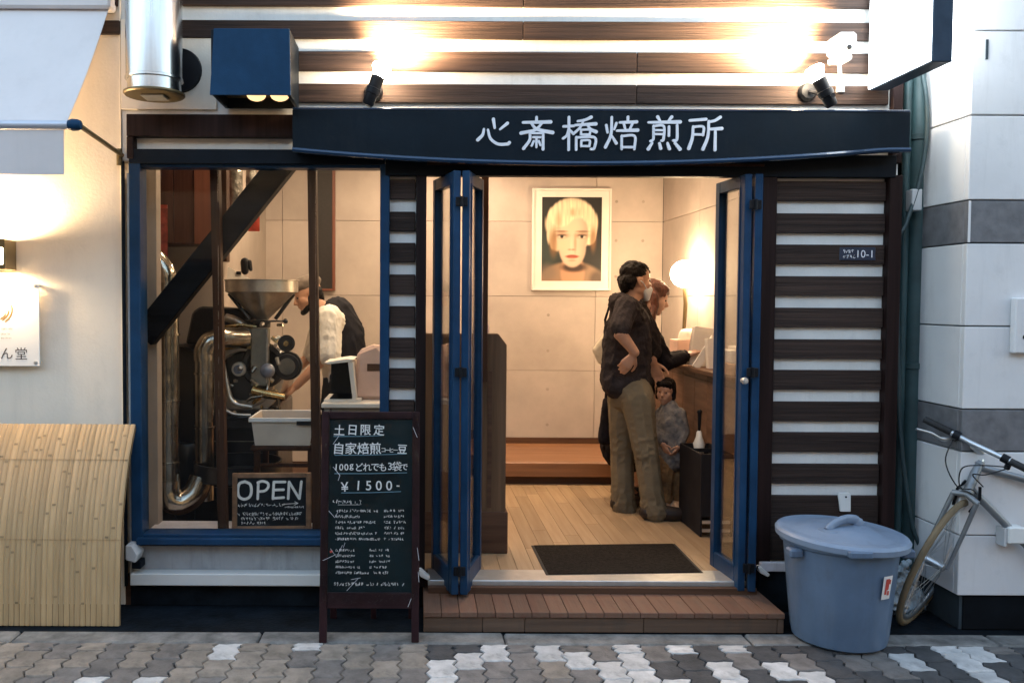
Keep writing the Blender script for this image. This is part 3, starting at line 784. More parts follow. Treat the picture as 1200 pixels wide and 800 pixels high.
# ------------------------------------------------------------------ blue box lamp
yb0, yb1 = -.31, -.023
bx0, bx1 = PX(246, yb0, 100), PX(341, yb0, 100); bz0, bz1 = PZ(112, yb0, 290), PZ(34, yb0, 290)
o = thing('box_lamp', 'blue square box lamp with warm bulbs glowing beneath it, left of the spotlights', 'lamp', ((bx0 + bx1) / 2, yb1, bz0))
obj('front_panel', MB().prism([(bx0, bz0), (bx1, bz0), (bx1 - .006, bz1), (bx0 + .02, bz1)], yb0 - .006, yb0, .002), 'blue_metal', o)
hb = MB().box(bx0 + .005, bx0 + .02, yb0 + .001, yb1, bz0 + .004, bz1 - .002, .002).box(bx1 - .02, bx1 - .004, yb0 + .001, yb1, bz0 + .004, bz1 - .002, .002)
hb.box(bx0 + .021, bx1 - .021, yb0 + .001, yb1, bz1 - .015, bz1 - .002, .002).box(bx0 + .021, bx1 - .021, yb1 - .012, yb1 - .001, bz0 + .004, bz1 - .016)
obj('housing', hb, 'dark_frame', o)
obj('reflector', MB().box(bx0 + .024, bx1 - .024, yb0 + .02, yb1 - .02, bz0 + .05, bz0 + .06), 'lamp_bronze', o)
for fx in (.5, .8):
    obj('bulb', MB().ball((bx0 + (bx1 - bx0) * fx, -.17, bz0 + .035), (.045, .05, .028), 14), 'box_bulb', o, 60)

# ------------------------------------------------------------------ steel exhaust duct
dc = P(181, 110, -.22); rr = .128
o = thing('exhaust_duct', 'shiny round steel exhaust duct hanging upright on the wall above the window', 'duct', (dc.x, -.22, dc.z))
obj('pipe', MB().lathe([(rr - .014, .07), (rr, .072), (rr, 1.6)], dc, 40), 'duct_steel', o, 30)
obj('collar', MB().lathe([(rr - .012, -.01), (rr - .006, .0), (rr - .006, .058), (rr + .004, .060), (rr + .004, .07), (rr - .004, .0705)], dc, 40), 'duct_steel', o, 30)
obj('hood', MB().lathe([(.0, -.012), (rr + .005, -.012), (rr + .012, -.006), (rr + .012, .002), (rr - .02, .006)], dc, 40), 'lamp_bronze', o, 30)
obj('bird_guard', MB().box(dc.x - .05, dc.x + .055, -.27, -.17, dc.z - .022, dc.z - .0125, .002), 'alu', o)
obj('wall_shadow_disc', MB().lathe([(0, .02), (.105, .02), (.11, .0)], (PX(213, -.01), -.012, PZ(85, -.01)), 32, Matrix.Rotation(R(90), 3, 'X')), 'black_metal', o, 40)  # black disc painted in for the round dark shadow on the wall

# ------------------------------------------------------------------ projecting light box sign
o = thing('projecting_sign', 'large white light box sign projecting from the wall at the upper right', 'sign', (2.275, -.05, 2.57))
sx0, sx1, sy0, sy1, sz0, sz1 = PX(1090, -.55, 72), PX(1118.5, -.55, 72), -.55, -.045, PZ(72.5, -.55, 1100), 3.55
obj('frame', MB().box(sx0 + .008, sx1 - .008, sy0, sy1, sz0, sz1, .004), 'sign_frame', o)
obj('light_panel', MB().box(sx0, sx0 + .0075, sy0 + .004, sy1, sz0 + .006, sz1, .001), 'light_panel', o)
obj('light_panel', MB().box(sx1 - .0075, sx1, sy0 + .012, sy1, sz0 + .012, sz1, .001), 'light_panel', o)
obj('bracket', MB().box(sx0 + .03, sx1 - .03, sy1, .0, sz0 + .25, sz0 + .3).box(sx0 + .03, sx1 - .03, sy1, .0, sz1 - .3, sz1 - .25), 'black_metal', o)

# ------------------------------------------------------------------ address plate
c = P(1005, 297.5, YP - .004)
o = thing('address_plate', 'small dark blue address plate reading 10-1 on the right slatted wall', 'plate', c)
pw, ph = .089, .032
obj('plate', MB().box(c.x - pw, c.x + pw, YP - .005, YP - .0005, c.z - ph, c.z + ph, .002), 'plate_navy', o)
PMx = frame_M((c.x, YP - .0062, c.z), (1, 0, 0), (0, 0, 1))
text('number', '10-1', .052, PMx, (.035, 0), 'lettering_white', o)
sm = MB()
for yy in (.013, -.013): scribble(sm, PMx, -.075, -.02, yy, .019, .003, .2, random.Random(3 + int(yy * 1000)))
obj('small_print', sm, 'lettering_white', o)

# ================================================================== left neighbour
nb_ = thing('neighbour_building', 'cream plastered wall of the neighbouring building left of the shop window', 'building', (-2.5, 0, 0))
wx1 = PX(149, 0) - .024
obj('wall', MB().box(-7, wx1, -.004, .3, 0, 5.2), 'cream_plaster', nb_)
B('corner_strip', wx1 + .001, XL - .022, -.012, .1, 0, 5.2, 'cream_plaster', nb_, .003)
B('shadow_gap', wx1 + .01, XL - .004, -.03, -.0125, .1, PZ(192, 0), 'dark_frame', nb_, .002)
B('panel', XL - .019, PX(256, 0), -.015, -.0005, PZ(131, 0), PZ(26, 0), 'cream_plaster', nb_, .002)
# awning
ya = -.62
a0 = P(76, 148, ya); aw = thing('awning', 'white fabric awning with hanging valance on the cream wall at upper left', 'awning', (-2.6, -.02, a0.z))
top_r = P(128, 8, -.05)
cv = MB(); n = 12
LX = -4.2
def aw_pt(s, t):    # s along the width 0..1 from right, t top to front
    rx = top_r.x + (a0.x - top_r.x) * t; y = -.05 + (ya + .05) * t; z = top_r.z + (a0.z - top_r.z) * t - .025 * math.sin(math.pi * t)
    return Vector((rx + (LX - rx) * s, y, z - .006 * math.sin(s * 30) * math.sin(math.pi * t)))
g = [[aw_pt(i / 24, j / n) for i in range(25)] for j in range(n + 1)]
vs = [p for row in g for p in row]; fs = [(j * 25 + i, j * 25 + i + 1, (j + 1) * 25 + i + 1, (j + 1) * 25 + i) for j in range(n) for i in range(24)]
cv.add(vs, fs); cv.add([p - Vector((0, .0, .004)) for p in vs], [f[::-1] for f in fs])
obj('canvas', cv, 'awning', aw, 40)
brz = P(60, 147, ya).z
obj('front_bar', MB().tube([(LX, ya - .01, brz), (P(84, 147, ya).x, ya - .01, brz)], .019, 14), 'awning_bar', aw, 40)
e = P(92, 147, ya)
obj('end_cap', MB().lathe([(0, -.02), (.02, -.018), (.026, 0), (.024, .02), (.018, .035), (0, .036)], (e.x - .02, ya - .01, brz), 16, Matrix.Rotation(R(90), 3, 'Y')), 'blue_metal', aw, 40)
vz = P(60, 205, ya).z
va = MB(); g2 = []
for j in range(9):
    for i in range(31):
        x = P(76, 170, ya).x + (LX - P(76, 170, ya).x) * i / 30
        g2.append((x, ya - .012 + .010 * math.sin(i * 1.3) * (j / 8), brz - .02 + (vz - brz + .02) * j / 8))
fs = [(j * 31 + i, j * 31 + i + 1, (j + 1) * 31 + i + 1, (j + 1) * 31 + i) for j in range(8) for i in range(30)]
va.add(g2, fs); va.add([Vector(p) + Vector((0, .003, 0)) for p in g2], [f[::-1] for f in fs])
obj('valance', va, 'awning', aw, 40)
w1 = P(143, 182, -.03)
obj('arm', MB().tube([(e.x + .01, ya, brz - .005), w1], .011, 8).tube([w1 + Vector((-.01, -.01, .03)), w1 + Vector((-.012, -.005, -.05))], .014, 8), 'lamp_bronze', aw, 40)
obj('head_box', MB().box(LX, top_r.x + .02, -.10, -.006, top_r.z - .02, top_r.z + .09, .01), 'awning', aw)
B('wall_plank', -6.9, PX(140, -.03), -.03, -.005, PZ(6, -.03, 60), PZ(-40, -.03, 60), 'trim_brown', nb_)
# wall lamp
c = P(0, 300, -.09)
wlp = thing('wall_lamp', 'bronze wall lamp shining on the cream wall above the white plate', 'lamp', (c.x, -.005, c.z))
lx0, lx1, lz0, lz1 = c.x - .05, PX(12.5, -.09), PZ(316, -.09, 5), PZ(281, -.09, 5)
obj('housing', MB().box(lx1 - .008, lx1, -.14, -.02, lz0, lz1, .001).box(lx0, lx0 + .008, -.14, -.02, lz0, lz1, .001).box(lx0 + .0085, lx1 - .0085, -.024, -.0055, lz0, lz1).box(lx0 + .0085, lx1 - .0085, -.14, -.132, lz0, lz0 + .022).box(lx0 + .0085, lx1 - .0085, -.14, -.132, lz1 - .04, lz1), 'lamp_bronze', wlp)
obj('bulb', MB().ball((c.x - .002, -.085, c.z - .0), (.03, .026, .04), 12), 'bulb_warm', wlp, 50)
for dz, nm in ((.10, 0), (-.10, 1)):
    L = bpy.data.lights.new('wall_lamp_light', 'SPOT'); L.energy = (26 if nm == 0 else 12) * LK; L.color = (1, .72, .42); L.shadow_soft_size = .03; L.spot_size = R(160); L.spot_blend = .6
    lo = bpy.data.objects.new('wall_lamp_light', L); COL.objects.link(lo); lo.parent = wlp; lo.location = Vector((c.x + .0, -.09, c.z + dz)) - wloc(wlp)
    lo.rotation_euler = Vector((.15, .25, 1 if dz > 0 else -1)).to_track_quat('-Z', 'Y').to_euler()
# acrylic sign plate
c0, c1 = P(46, 332, -.045), P(46, 429, -.045)
pl = thing('wall_plate_sign', 'square white sign plate with brown lettering under the wall lamp', 'sign', (c0.x - .2, -.005, c1.z))
px0 = c0.x - .42
obj('plate', MB().box(px0, c0.x, -.05, -.043, c1.z, c0.z, .002), 'plate_white', pl)
for (bx, bz) in ((c0.x - .02, c0.z - .012), (c0.x - .02, c1.z + .018), (px0 + .02, c0.z - .012), (px0 + .02, c1.z + .018)):
    obj('standoff_bolt', MB().lathe([(0, .004), (.009, .003), (.009, -.048)], (bx, -.051, bz), 12, Matrix.Rotation(R(90), 3, 'X')), 'alu', pl, 40)
TM = frame_M((0, -.0512, 0), (1, 0, 0), (0, 0, 1))
for ch, px in (('ん', 8), ('堂', 25)):
    q = P(px, 414, -.05); text('lettering', ch, .066, TM, (q.x, q.z), 'ink', pl)
lg = MB()
q = P(-6, 362, -.05)
for r0, a0_, a1_ in ((.085, -55, 20), (.07, -60, 0), (.06, -65, -20)):
    lg.ribbon([(q.x + r0 * math.cos(R(a)), q.z + r0 * .9 * math.sin(R(a))) for a in range(a0_, a1_ + 1, 8)], .007, TM, True)
obj('logo', lg, 'gold', pl)
fl = MB()
for py, pxa, pxb in ((385, 2, 14), (391, -4, 11), (396, -4, 12)):
    scribble(fl, TM, PX(pxa, -.05), PX(pxb, -.05), PZ(py, -.05, 5), .008, .0015, .1, random.Random(py))
obj('small_print', fl, 'ink_faint', pl)
# curved bamboo screen
bs = thing('bamboo_screen', 'curved bamboo screen leaning against the foot of the cream wall', 'screen', (-2.2, -.3, 0))
prof = []
for i in range(15):
    t = i / 14
    y = -.05 - .25 * t - .085 * math.sin(math.pi * min(1, t ** .8)); z = 1 - t
    prof.append((y, max(z, .004)))
zt_ = PZ(496, -.05, 80)
prof = [(y, .004 + (z - .004) / prof[0][1] * (zt_ - .004)) for y, z in prof]
def prof_at(t):
    f = t * (len(prof) - 1); i = min(int(f), len(prof) - 2); k = f - i
    return Vector((0, prof[i][0] * (1 - k) + prof[i + 1][0] * k, prof[i][1] * (1 - k) + prof[i + 1][1] * k))
sw = .026; xe = PX(159, -.05, 500); k = 0; x = xe
rng = random.Random(9)
while x > -2.75:
    w = sw * rng.uniform(.82, 1.15); cx_ = x - w / 2; b = MB()
    n = 18; vs = []
    for i in range(n + 1):
        p = prof_at(i / n); q = prof_at(min(1, i / n + .02)) - prof_at(max(0, i / n - .02)); nn = Vector((0, q.z, -q.y)).normalized()
        if nn.y > 0: nn = -nn
        for dx, dd in ((-.5, 0), (-.3, .003), (.3, .003), (.5, 0)):
            vs.append(Vector((cx_ + dx * (w - .0012), p.y, p.z)) + nn * dd)
    b.add(vs, [(i * 4 + j, i * 4 + j + 1, (i + 1) * 4 + j + 1, (i + 1) * 4 + j) for i in range(n) for j in range(3)])
    st = obj('bamboo_strip', b, 'bamboo', bs, 50)
    for t in [rng.uniform(.05, .95) for _ in range(2)]:
        p = prof_at(t); q = prof_at(min(1, t + .02)) - prof_at(max(0, t - .02)); nn = Vector((0, q.z, -q.y)).normalized(); q.normalize()
        if nn.y > 0: nn = -nn
        c_ = Vector((cx_, p.y, p.z)) + nn * .0036
        obj('bamboo_node', MB().add([c_ + Vector((-w * .3, 0, 0)) - q * .005, c_ + Vector((w * .3, 0, 0)) - q * .005, c_ + Vector((w * .3, 0, 0)) + q * .005, c_ + Vector((-w * .3, 0, 0)) + q * .005], [(0, 1, 2, 3)]), 'bamboo_node', st)
    x -= w
side = [(p[0], p[1]) for p in prof]
bk = MB()
rib = [Vector((xe + .001, y, z)) for y, z in side]
inn = [Vector((xe + .001, y + .012, max(0.004, z - .012))) for y, z in side]
for i in range(len(rib) - 1): bk.add([rib[i], rib[i + 1], inn[i + 1], inn[i], rib[i] + Vector((-.012, 0, 0)), rib[i + 1] + Vector((-.012, 0, 0)), inn[i + 1] + Vector((-.012, 0, 0)), inn[i] + Vector((-.012, 0, 0))], [(0, 1, 2, 3), (3, 2, 6, 7), (4, 7, 6, 5)])
obj('edge_rib', bk, 'bamboo_node', bs)
lines = MB()
for t in (.17, .56):
    p = prof_at(t)
    lines.tube([(xe, p.y - .0055, p.z), (-2.75, p.y - .0055, p.z)], .0011, 5)
obj('binding_wire', lines, 'bamboo_node', bs)
c = P(158, 645, -.06)
obx = thing('outlet_box', 'small grey outlet cover at the left foot of the window', 'outlet box', c)
obj('cover', MB().prism([(c.x - .028, c.z - .03), (c.x + .02, c.z - .045), (c.x + .036, c.z - .005), (c.x + .006, c.z + .045), (c.x - .028, c.z + .045)], -.12, -.02, .006), 'plastic_grey', obx)
obj('base', MB().box(c.x - .01, c.x + .036, -.08, -.012, c.z - .085, c.z - .046, .003), 'dark_frame', obx)

# ================================================================== right neighbour: white tiled pillar
rb = thing('tiled_pillar', 'white stone-clad building corner with rough grey bands at the right edge', 'building', (3.2, -.31, 0))
PXc = PX(1133, -.31, 300); PYf = -.31
core = MB().box(PXc + .025, 6, PYf + .025, 1.2, 0, 5.2)
obj('core', core, 'grout', rb)
zz = [PZ(q, PYf, 1135) for q in (698, 627, 529, 479.5, 382.2, 284.8, 234.5, 135, 36)]
zz += [zz[-1] + .392 * k for k in range(1, 5)]
kinds = ['w', 'w', 'g', 'w', 'w', 'g', 'w', 'w', 'w', 'w', 'w', 'w']
g_ = .003
for z0, z1, kd in zip(zz, zz[1:], kinds):
    m = 'tile_white' if kd == 'w' else 'tile_grey'
    for x0_, x1_ in ((PXc, PXc + .9), (PXc + .9, PXc + 1.8), (PXc + 1.8, PXc + 2.7)):
        B('stone_panel', x0_ + (g_ if x0_ > PXc else 0), x1_ - g_, PYf, PYf + .03, z0 + g_, z1 - g_, m, rb, .003)
    B('stone_panel', PXc, PXc + .03, PYf + .031, PYf + .55, z0 + g_, z1 - g_, m, rb, .003)
    if kd == 'g' and z0 > 1.5: B('lit_corner_strip', PXc + .001, PXc + .012, PYf - .003, PYf - .0005, z0 + g_, z1 - g_, 'tile_white', rb, .0005)  # white strip painted where light catches the corner of the grey band
B('plinth', PXc + .04, 5.9, PYf + .02, PYf + .5, 0, zz[0] - .002, 'plinth_black', rb)
sl = P(1157, 58, PYf - .004)
B('slot', sl.x - .006, sl.x + .006, PYf - .004, PYf - .0005, sl.z - .045, sl.z + .045, 'grout', rb, .001)
c = P(1197, 382, PYf - .03)
ob = thing('key_box', 'white square box mounted on the right pillar above the bicycle', 'box', c)
obj('case', MB().box(c.x - .035, c.x + .06, PYf - .04, PYf - .0005, c.z - .125, c.z + .13, .006), 'tile_white', ob)
obj('latch', MB().lathe([(0, .006), (.010, .005), (.012, 0)], (c.x + .012, PYf - .0405, c.z - .05), 12, Matrix.Rotation(R(90), 3, 'X')), 'black_metal', ob, 40)
c = P(1183, 627, PYf - .03)
ob = thing('wall_outlet', 'small white outlet box low on the right pillar behind the bicycle', 'outlet box', c)
obj('cover', MB().prism([(c.x - .03, c.z - .03), (c.x + .055, c.z - .03), (c.x + .055, c.z + .045), (c.x - .01, c.z + .05), (c.x - .03, c.z + .045)], PYf - .07, PYf - .0005, .006), 'plastic_white', ob)
obj('side', MB().box(c.x - .044, c.x - .031, PYf - .06, PYf - .0005, c.z - .045, c.z + .04, .002), 'plastic_grey', ob)
# the gap between: pipes and cables
gap = obj('gap_wall', MB().box(XR - .0, PXc + .03, .28, .4, 0, 5.2), 'teal_dark', rb)
dp = thing('drainpipe', 'teal drainpipe running up the gap between shop and pillar', 'pipe', (2.46, .1, 0))
x_ = PX(1071, .1)
obj('pipe', MB().tube([(x_, .10, 0), (x_, .10, 5.0)], .058, 16), 'teal_pipe', dp, 40)
for z in (1.2, 2.35, 3.5): obj('clamp', MB().lathe([(.062, 0), (.065, .002), (.065, .028), (.062, .03)], (x_, .10, z), 20), 'teal_pipe', dp, 40)
x2 = PX(1054, .08)
dp2 = thing('conduit_pipe', 'thin pale conduit beside the brown corner post of the shop', 'pipe', (x2, .08, 0))
obj('pipe', MB().tube([(x2, .06, .05), (x2, .06, 5)], .020, 12), 'teal_pipe', dp2, 40)
obj('junction_box', MB().box(x2 - .01, x2 + .04, -.02, .04, PZ(245, 0), PZ(220, 0), .004), 'plastic_grey', dp2)
cbp = [P(1076, 60, .0), P(1085, 110, -.01), P(1086, 160, -.01), P(1077, 215, -.01), P(1062, 262, -.01), P(1053, 290, -.01), P(1052, 420, .0), P(1056, 520, .0), P(1068, 610, .0), P(1078, 640, .02)]
def smoothpath(ps, n=6):
    ext = [2 * ps[0] - ps[1]] + ps + [2 * ps[-1] - ps[-2]]; cs = []
    for i in range(1, len(ext) - 2):
        p0, p1, p2, p3 = ext[i - 1:i + 3]
        for k in range(n):
            t = k / n; cs.append(.5 * ((2 * p1) + (p2 - p0) * t + (2 * p0 - 5 * p1 + 4 * p2 - p3) * t * t + (3 * p1 - p0 - 3 * p2 + p3) * t ** 3))
    cs.append(ps[-1]); return cs
tag(obj('cable', MB().tube(smoothpath(cbp), .011, 8), 'cable', None, 60), 'loose grey cable curving down the gap beside the pillar', 'cable')

# ================================================================== lit interior: ceiling lights
def area(name, loc, aim, watts, size, col, parent=None, spot=None):
    L = bpy.data.lights.new(name, 'AREA' if not spot else 'SPOT'); L.energy = watts * LK; L.color = col
    if spot: L.spot_size = R(spot); L.spot_blend = .8; L.shadow_soft_size = size
    else: L.size = size
    lo = bpy.data.objects.new(name, L); COL.objects.link(lo)
    if parent: lo.parent = parent
    lo.location = Vector(loc) - (wloc(parent) if parent else Vector((0, 0, 0)))
    lo.rotation_euler = (Vector(aim) - Vector(loc)).to_track_quat('-Z', 'Y').to_euler()
    return lo
WARM = (1, .72, .475)
for (x, y, wt) in ((.1, 2.3, 12), (1.1, 1.6, 10), (1.0, .6, 6), (-.75, 1.9, 9), (-.75, .75, 5)):
    f = obj('downlight', MB().lathe([(0, 0), (.055, 0), (.06, .012)], (x, y, IZ1 - .014), 20), 'downlight', shop)
    area('downlight_beam', (x, y, IZ1 - .03), (x, y, 0), wt, .16, WARM, shop)
area('picture_light', (.25, 2.45, 2.75), (.75, 3.04, 2.0), 14, .05, WARM, shop, 80)
area('roaster_light', (-.25, .55, 2.75), (-.7, 1.2, 1.2), 24, .04, WARM, shop, 75)

# ------------------------------------------------------------------ framed portrait
yp = IY1 - .002
fx0, fx1, fz0, fz1 = PX(622, yp), PX(714, yp), PZ(340, yp), PZ(221, yp)
po = thing('framed_portrait', 'white framed portrait print of a blonde person hung on the concrete back wall', 'picture', ((fx0 + fx1) / 2, yp, fz0))
t_ = .016
obj('frame', MB().box(fx0, fx0 + t_, yp - .03, yp, fz0, fz1, .002).box(fx1 - t_, fx1, yp - .03, yp, fz0, fz1, .002).box(fx0 + t_, fx1 - t_, yp - .03, yp, fz0, fz0 + t_, .002).box(fx0 + t_, fx1 - t_, yp - .03, yp, fz1 - t_, fz1, .002), 'frame_white', po)
obj('mount_card', MB().box(fx0 + t_ + .0005, fx1 - t_ - .0005, yp - .016, yp - .001, fz0 + t_ + .0005, fz1 - t_ - .0005), 'frame_white', po)
qx0, qx1, qz0, qz1 = PX(633.5, yp), PX(703, yp), PZ(329, yp), PZ(231, yp)
PRM = frame_M((qx0, yp - .0165, qz0), (1, 0, 0), (0, 0, 1)); pwid, phei = qx1 - qx0, qz1 - qz0
def sm(a, b, x):
    t = max(0., min(1., (x - a) / (b - a))); return t * t * (3 - 2 * t)
def ellm(u, v, cx, cy, rx, ry, soft=.12):
    return 1 - sm(1 - soft, 1 + soft, math.sqrt(((u - cx) / rx) ** 2 + ((v - cy) / ry) ** 2))
def portrait(u, v):
    c = Vector((.020, .019, .018)).lerp(Vector((.085, .12, .11)), .8 * ellm(u, v, .08, .36, .28, .22, .6))
    def put(col, k):
        nonlocal c
        c = c.lerp(Vector(col), max(0., min(1., k)))
    put((.42, .30, .21), ellm(u, v, .5, -.02, .56, .25, .1)); put((.20, .14, .10), ellm(u, v, .93, .02, .12, .10, .5)); put((.3, .24, .2), .7 * ellm(u, v, .1, .1, .14, .1, .6))
    put((.62, .40, .27), ellm(u, v, .52, .10, .20, .22, .15)); put((.07, .035, .02), .95 * ellm(u, v, .54, .165, .20, .055, .4))
    n1 = pnoise(Vector((u * 26, v * 3, 2))); n2 = pnoise(Vector((u * 60, v * 5, 7)))
    hairc = Vector((.82, .70, .53)) * (1 + .22 * n1 + .14 * n2)
    edge = .03 * n1
    put(hairc, max(ellm(u, v, .5, .68, .44 + edge, .31, .06), ellm(u, v, .25, .56, .17 + edge, .20, .1), ellm(u, v, .80, .60, .12 + edge, .17, .1)))
    put((.36, .20, .09), .75 * max(ellm(u, v, .20, .46, .07, .16, .6), ellm(u, v, .86, .5, .05, .14, .6)))
    face = max(ellm(u, v, .51, .56, .265, .27, .08), ellm(u, v, .515, .40, .225, .235, .08))
    lum = 1 - .30 * sm(.55, .82, u) - .12 * sm(.45, .22, u) - .10 * sm(.33, .18, v)
    put(Vector((.80, .64, .51)) * lum, face)
    put((.84, .66, .50), .7 * ellm(u, v, .45, .63, .16, .08, .7)); put((.84, .64, .48), .7 * ellm(u, v, .36, .43, .10, .07, .8))
    part = .66 + .42 * max(0, abs(u - .60) - .08) * (-.5 if u < .6 else -.55) + .02 * n1 + .07 * ellm(u, v, .62, .70, .12, .2, .8)
    fr_ = ellm(u, v, .5, .78, .38, .17 + .02 * n1, .08) * sm(part, part + .045, v)
    put(hairc * 1.08, fr_); put((.40, .25, .12), .55 * ellm(u, v, .56, .82, .13, .05, .7) * sm(-.3, .5, n1)); put((.40, .25, .12), .4 * ellm(u, v, .27, .72, .05, .10, .7))
    for ex in (.335, .67):
        put((.40, .24, .15), .65 * ellm(u, v, ex, .545, .105, .032, .7)); put((.75, .65, .55), .8 * ellm(u, v, ex, .527, .062, .015, .3))
        put((.045, .035, .03), ellm(u, v, ex, .530, .026, .020, .3)); put((.03, .02, .015), .9 * ellm(u, v, ex, .545, .075, .008, .5)); put((.25, .14, .07), .75 * ellm(u, v, ex + (.01 if ex > .5 else -.01), .592, .10, .011, .6))
    put((.50, .31, .20), .55 * ellm(u, v, .56, .45, .022, .10, .7)); put((.40, .22, .14), .7 * ellm(u, v, .50, .375, .058, .012, .6)); put((.88, .72, .58), .6 * ellm(u, v, .495, .43, .02, .08, .7))
    put((.52, .16, .10), ellm(u, v, .51, .292, .105, .022, .3)); put((.25, .06, .04), .8 * ellm(u, v, .51, .294, .10, .004, .6)); put((.64, .28, .20), .6 * ellm(u, v, .51, .282, .05, .008, .6))
    put((.50, .30, .20), .5 * ellm(u, v, .51, .245, .06, .012, .7))
    return Vector([x ** 1.4 * .95 for x in c])
pm = bpy.data.materials.new('portrait_print'); pm.use_nodes = True; MATS['portrait_print'] = pm
at_ = pm.node_tree.nodes.new('ShaderNodeAttribute'); at_.attribute_name = 'picture'
pm.node_tree.links.new(at_.outputs['Color'], pm.node_tree.nodes['Principled BSDF'].inputs['Base Color']); pm.node_tree.nodes['Principled BSDF'].inputs['Roughness'].default_value = .5
GU, GV = 80, 112
pr = MB(); pr.add([PRM @ Vector((pwid * i / GU, phei * j / GV, .0008)) for j in range(GV + 1) for i in range(GU + 1)], [(j * (GU + 1) + i, j * (GU + 1) + i + 1, (j + 1) * (GU + 1) + i + 1, (j + 1) * (GU + 1) + i) for j in range(GV) for i in range(GU)])
pro = obj('print', pr, 'portrait_print', po)
ca = pro.data.color_attributes.new('picture', 'FLOAT_COLOR', 'POINT')
cols = []
for j in range(GV + 1):
    for i in range(GU + 1): cols += [*portrait(i / GU, j / GV), 1]
ca.data.foreach_set('color', cols)

# ------------------------------------------------------------------ shop counter and what stands on it
CXF = 1.87; CZ = FZ + .945
ct = thing('shop_counter', 'long dark wooden shop counter along the right interior wall', 'counter', (1.9, 1.4, FZ))
obj('body', MB().box(CXF + .012, IX1 - .003, .75, 2.75, FZ + .08, CZ - .035), 'wood_counter', ct)
for k in range(8):
    y0 = .75 + k * .25
    B('front_board', CXF, CXF + .0115, y0 + .001, y0 + .249, FZ + .085, CZ - .037, 'wood_counter', ct, .002)
obj('top', MB().box(CXF - .03, IX1 - .003, .73, 2.77, CZ - .034, CZ, .005), 'wood_counter', ct)
obj('kick', MB().box(CXF + .03, IX1 - .003, .77, 2.73, FZ, FZ + .079), 'wood_dark', ct)
obj('drawer_line', MB().box(CXF - .004, CXF - .0005, .77, 2.7, CZ - .075, CZ - .066), 'wood_dark', ct)
# glowing globe lamp
g_c = P(802, 321, 2.1)
gl_ = thing('globe_lamp', 'glowing round globe lamp on a thin stand on the counter', 'lamp', (g_c.x, 2.1, CZ))
obj('globe', MB().ball(g_c, .10, 24), 'globe', gl_, 60)
obj('stem', MB().tube([(g_c.x, 2.1, g_c.z - .09), (g_c.x + .012, 2.1, g_c.z - .22), (g_c.x - .006, 2.1, CZ + .02)], [.012, .016, .010], 10), 'lamp_bronze', gl_, 40)
obj('base', MB().lathe([(0, 0), (.06, 0), (.06, .012), (.012, .025), (0, .025)], (g_c.x - .006, 2.1, CZ + .0005), 20), 'lamp_bronze', gl_, 40)
L = bpy.data.lights.new('globe_light', 'POINT'); L.energy = 17 * LK; L.color = WARM; L.shadow_soft_size = .09
lo = bpy.data.objects.new('globe_light', L); COL.objects.link(lo); lo.parent = gl_; lo.location = g_c - wloc(gl_)
# paper bags and cartons
def paper_bag(name, c, w, d, h, tilt, m, label, cat='paper bag', fold=True):
    o = thing(name, label, cat, c); Mx = Matrix.Translation(c) @ Matrix.Rotation(tilt, 4, 'Y')
    b = MB(); w2, d2 = w / 2, d / 2
    vs = [(-w2, -d2, 0), (w2, -d2, 0), (w2, d2, 0), (-w2, d2, 0), (-w2, -d2, h), (w2, -d2, h), (w2, d2 * .8, h * .98), (-w2, d2 * .8, h * .98), (-w2 * .98, 0, h * .55), (w2 * .98, 0, h * .55)]
    b.add([Mx @ Vector(v) for v in vs], [(3, 2, 1, 0), (0, 1, 5, 4), (2, 3, 7, 6), (1, 2, 9), (1, 9, 5), (9, 2, 6), (9, 6, 5), (3, 0, 8), (0, 4, 8), (8, 4, 7), (3, 8, 7)] + ([(4, 5, 6, 7)] if not fold else []))
    obj('bag', b, m, o)
    if fold:
        obj('fold', MB().box(-w2, w2, -d2 - .002, -d2 + .006, h - .03, h + .002, .001, Mx), m, o)
    return o
paper_bag('paper_bag', Vector((P(817, 420, 1.60).x, 1.60, CZ + .001)), .13, .06, .265, R(8), 'paper_white', 'white paper bag standing nearest the door on the counter')
paper_bag('paper_bag', Vector((P(838, 420, 1.40).x, 1.40, CZ + .001)), .10, .06, .20, R(-4), 'paper_white', 'small white paper bag between the leaning bag and the door frame')
b_ = paper_bag('leaning_card', Vector((P(815, 420, 1.45).x, 1.45, CZ + .001)), .05, .015, .24, R(32), 'paper_white', 'white card leaning across the paper bag on the counter', 'card', False)
c = P(786, 420, 2.0)
cc = thing('carton', 'pink cardboard carton on the counter under the globe lamp', 'carton', (c.x, 2.0, CZ))
obj('box', MB().box(1.86, 2.06, 1.86, 2.06, CZ + .001, CZ + .16, .004), 'paper_pink', cc)
obj('flap', MB().box(1.862, 1.96, 1.862, 2.058, CZ + .161, CZ + .166), 'paper_pink', cc)
obj('bag', MB().hull(((1.94, 1.95, CZ + .2), .045), ((2.0, 1.98, CZ + .21), .035), ((1.94, 1.95, CZ + .18), .05)), 'paper_white', cc, 60)
tr = thing('display_tray', 'low kraft box of packets by the door end of the counter', 'tray', (1.95, .95, CZ))
obj('tray', MB().box(1.86, 2.06, .80, 1.1, CZ + .001, CZ + .07, .003), 'paper_kraft', tr)
for i in range(3): obj('packet', MB().box(1.87 + .06 * i, 1.92 + .06 * i, .84, 1.06, CZ + .071, CZ + .15 + .02 * i, .006), 'paper_white', tr)
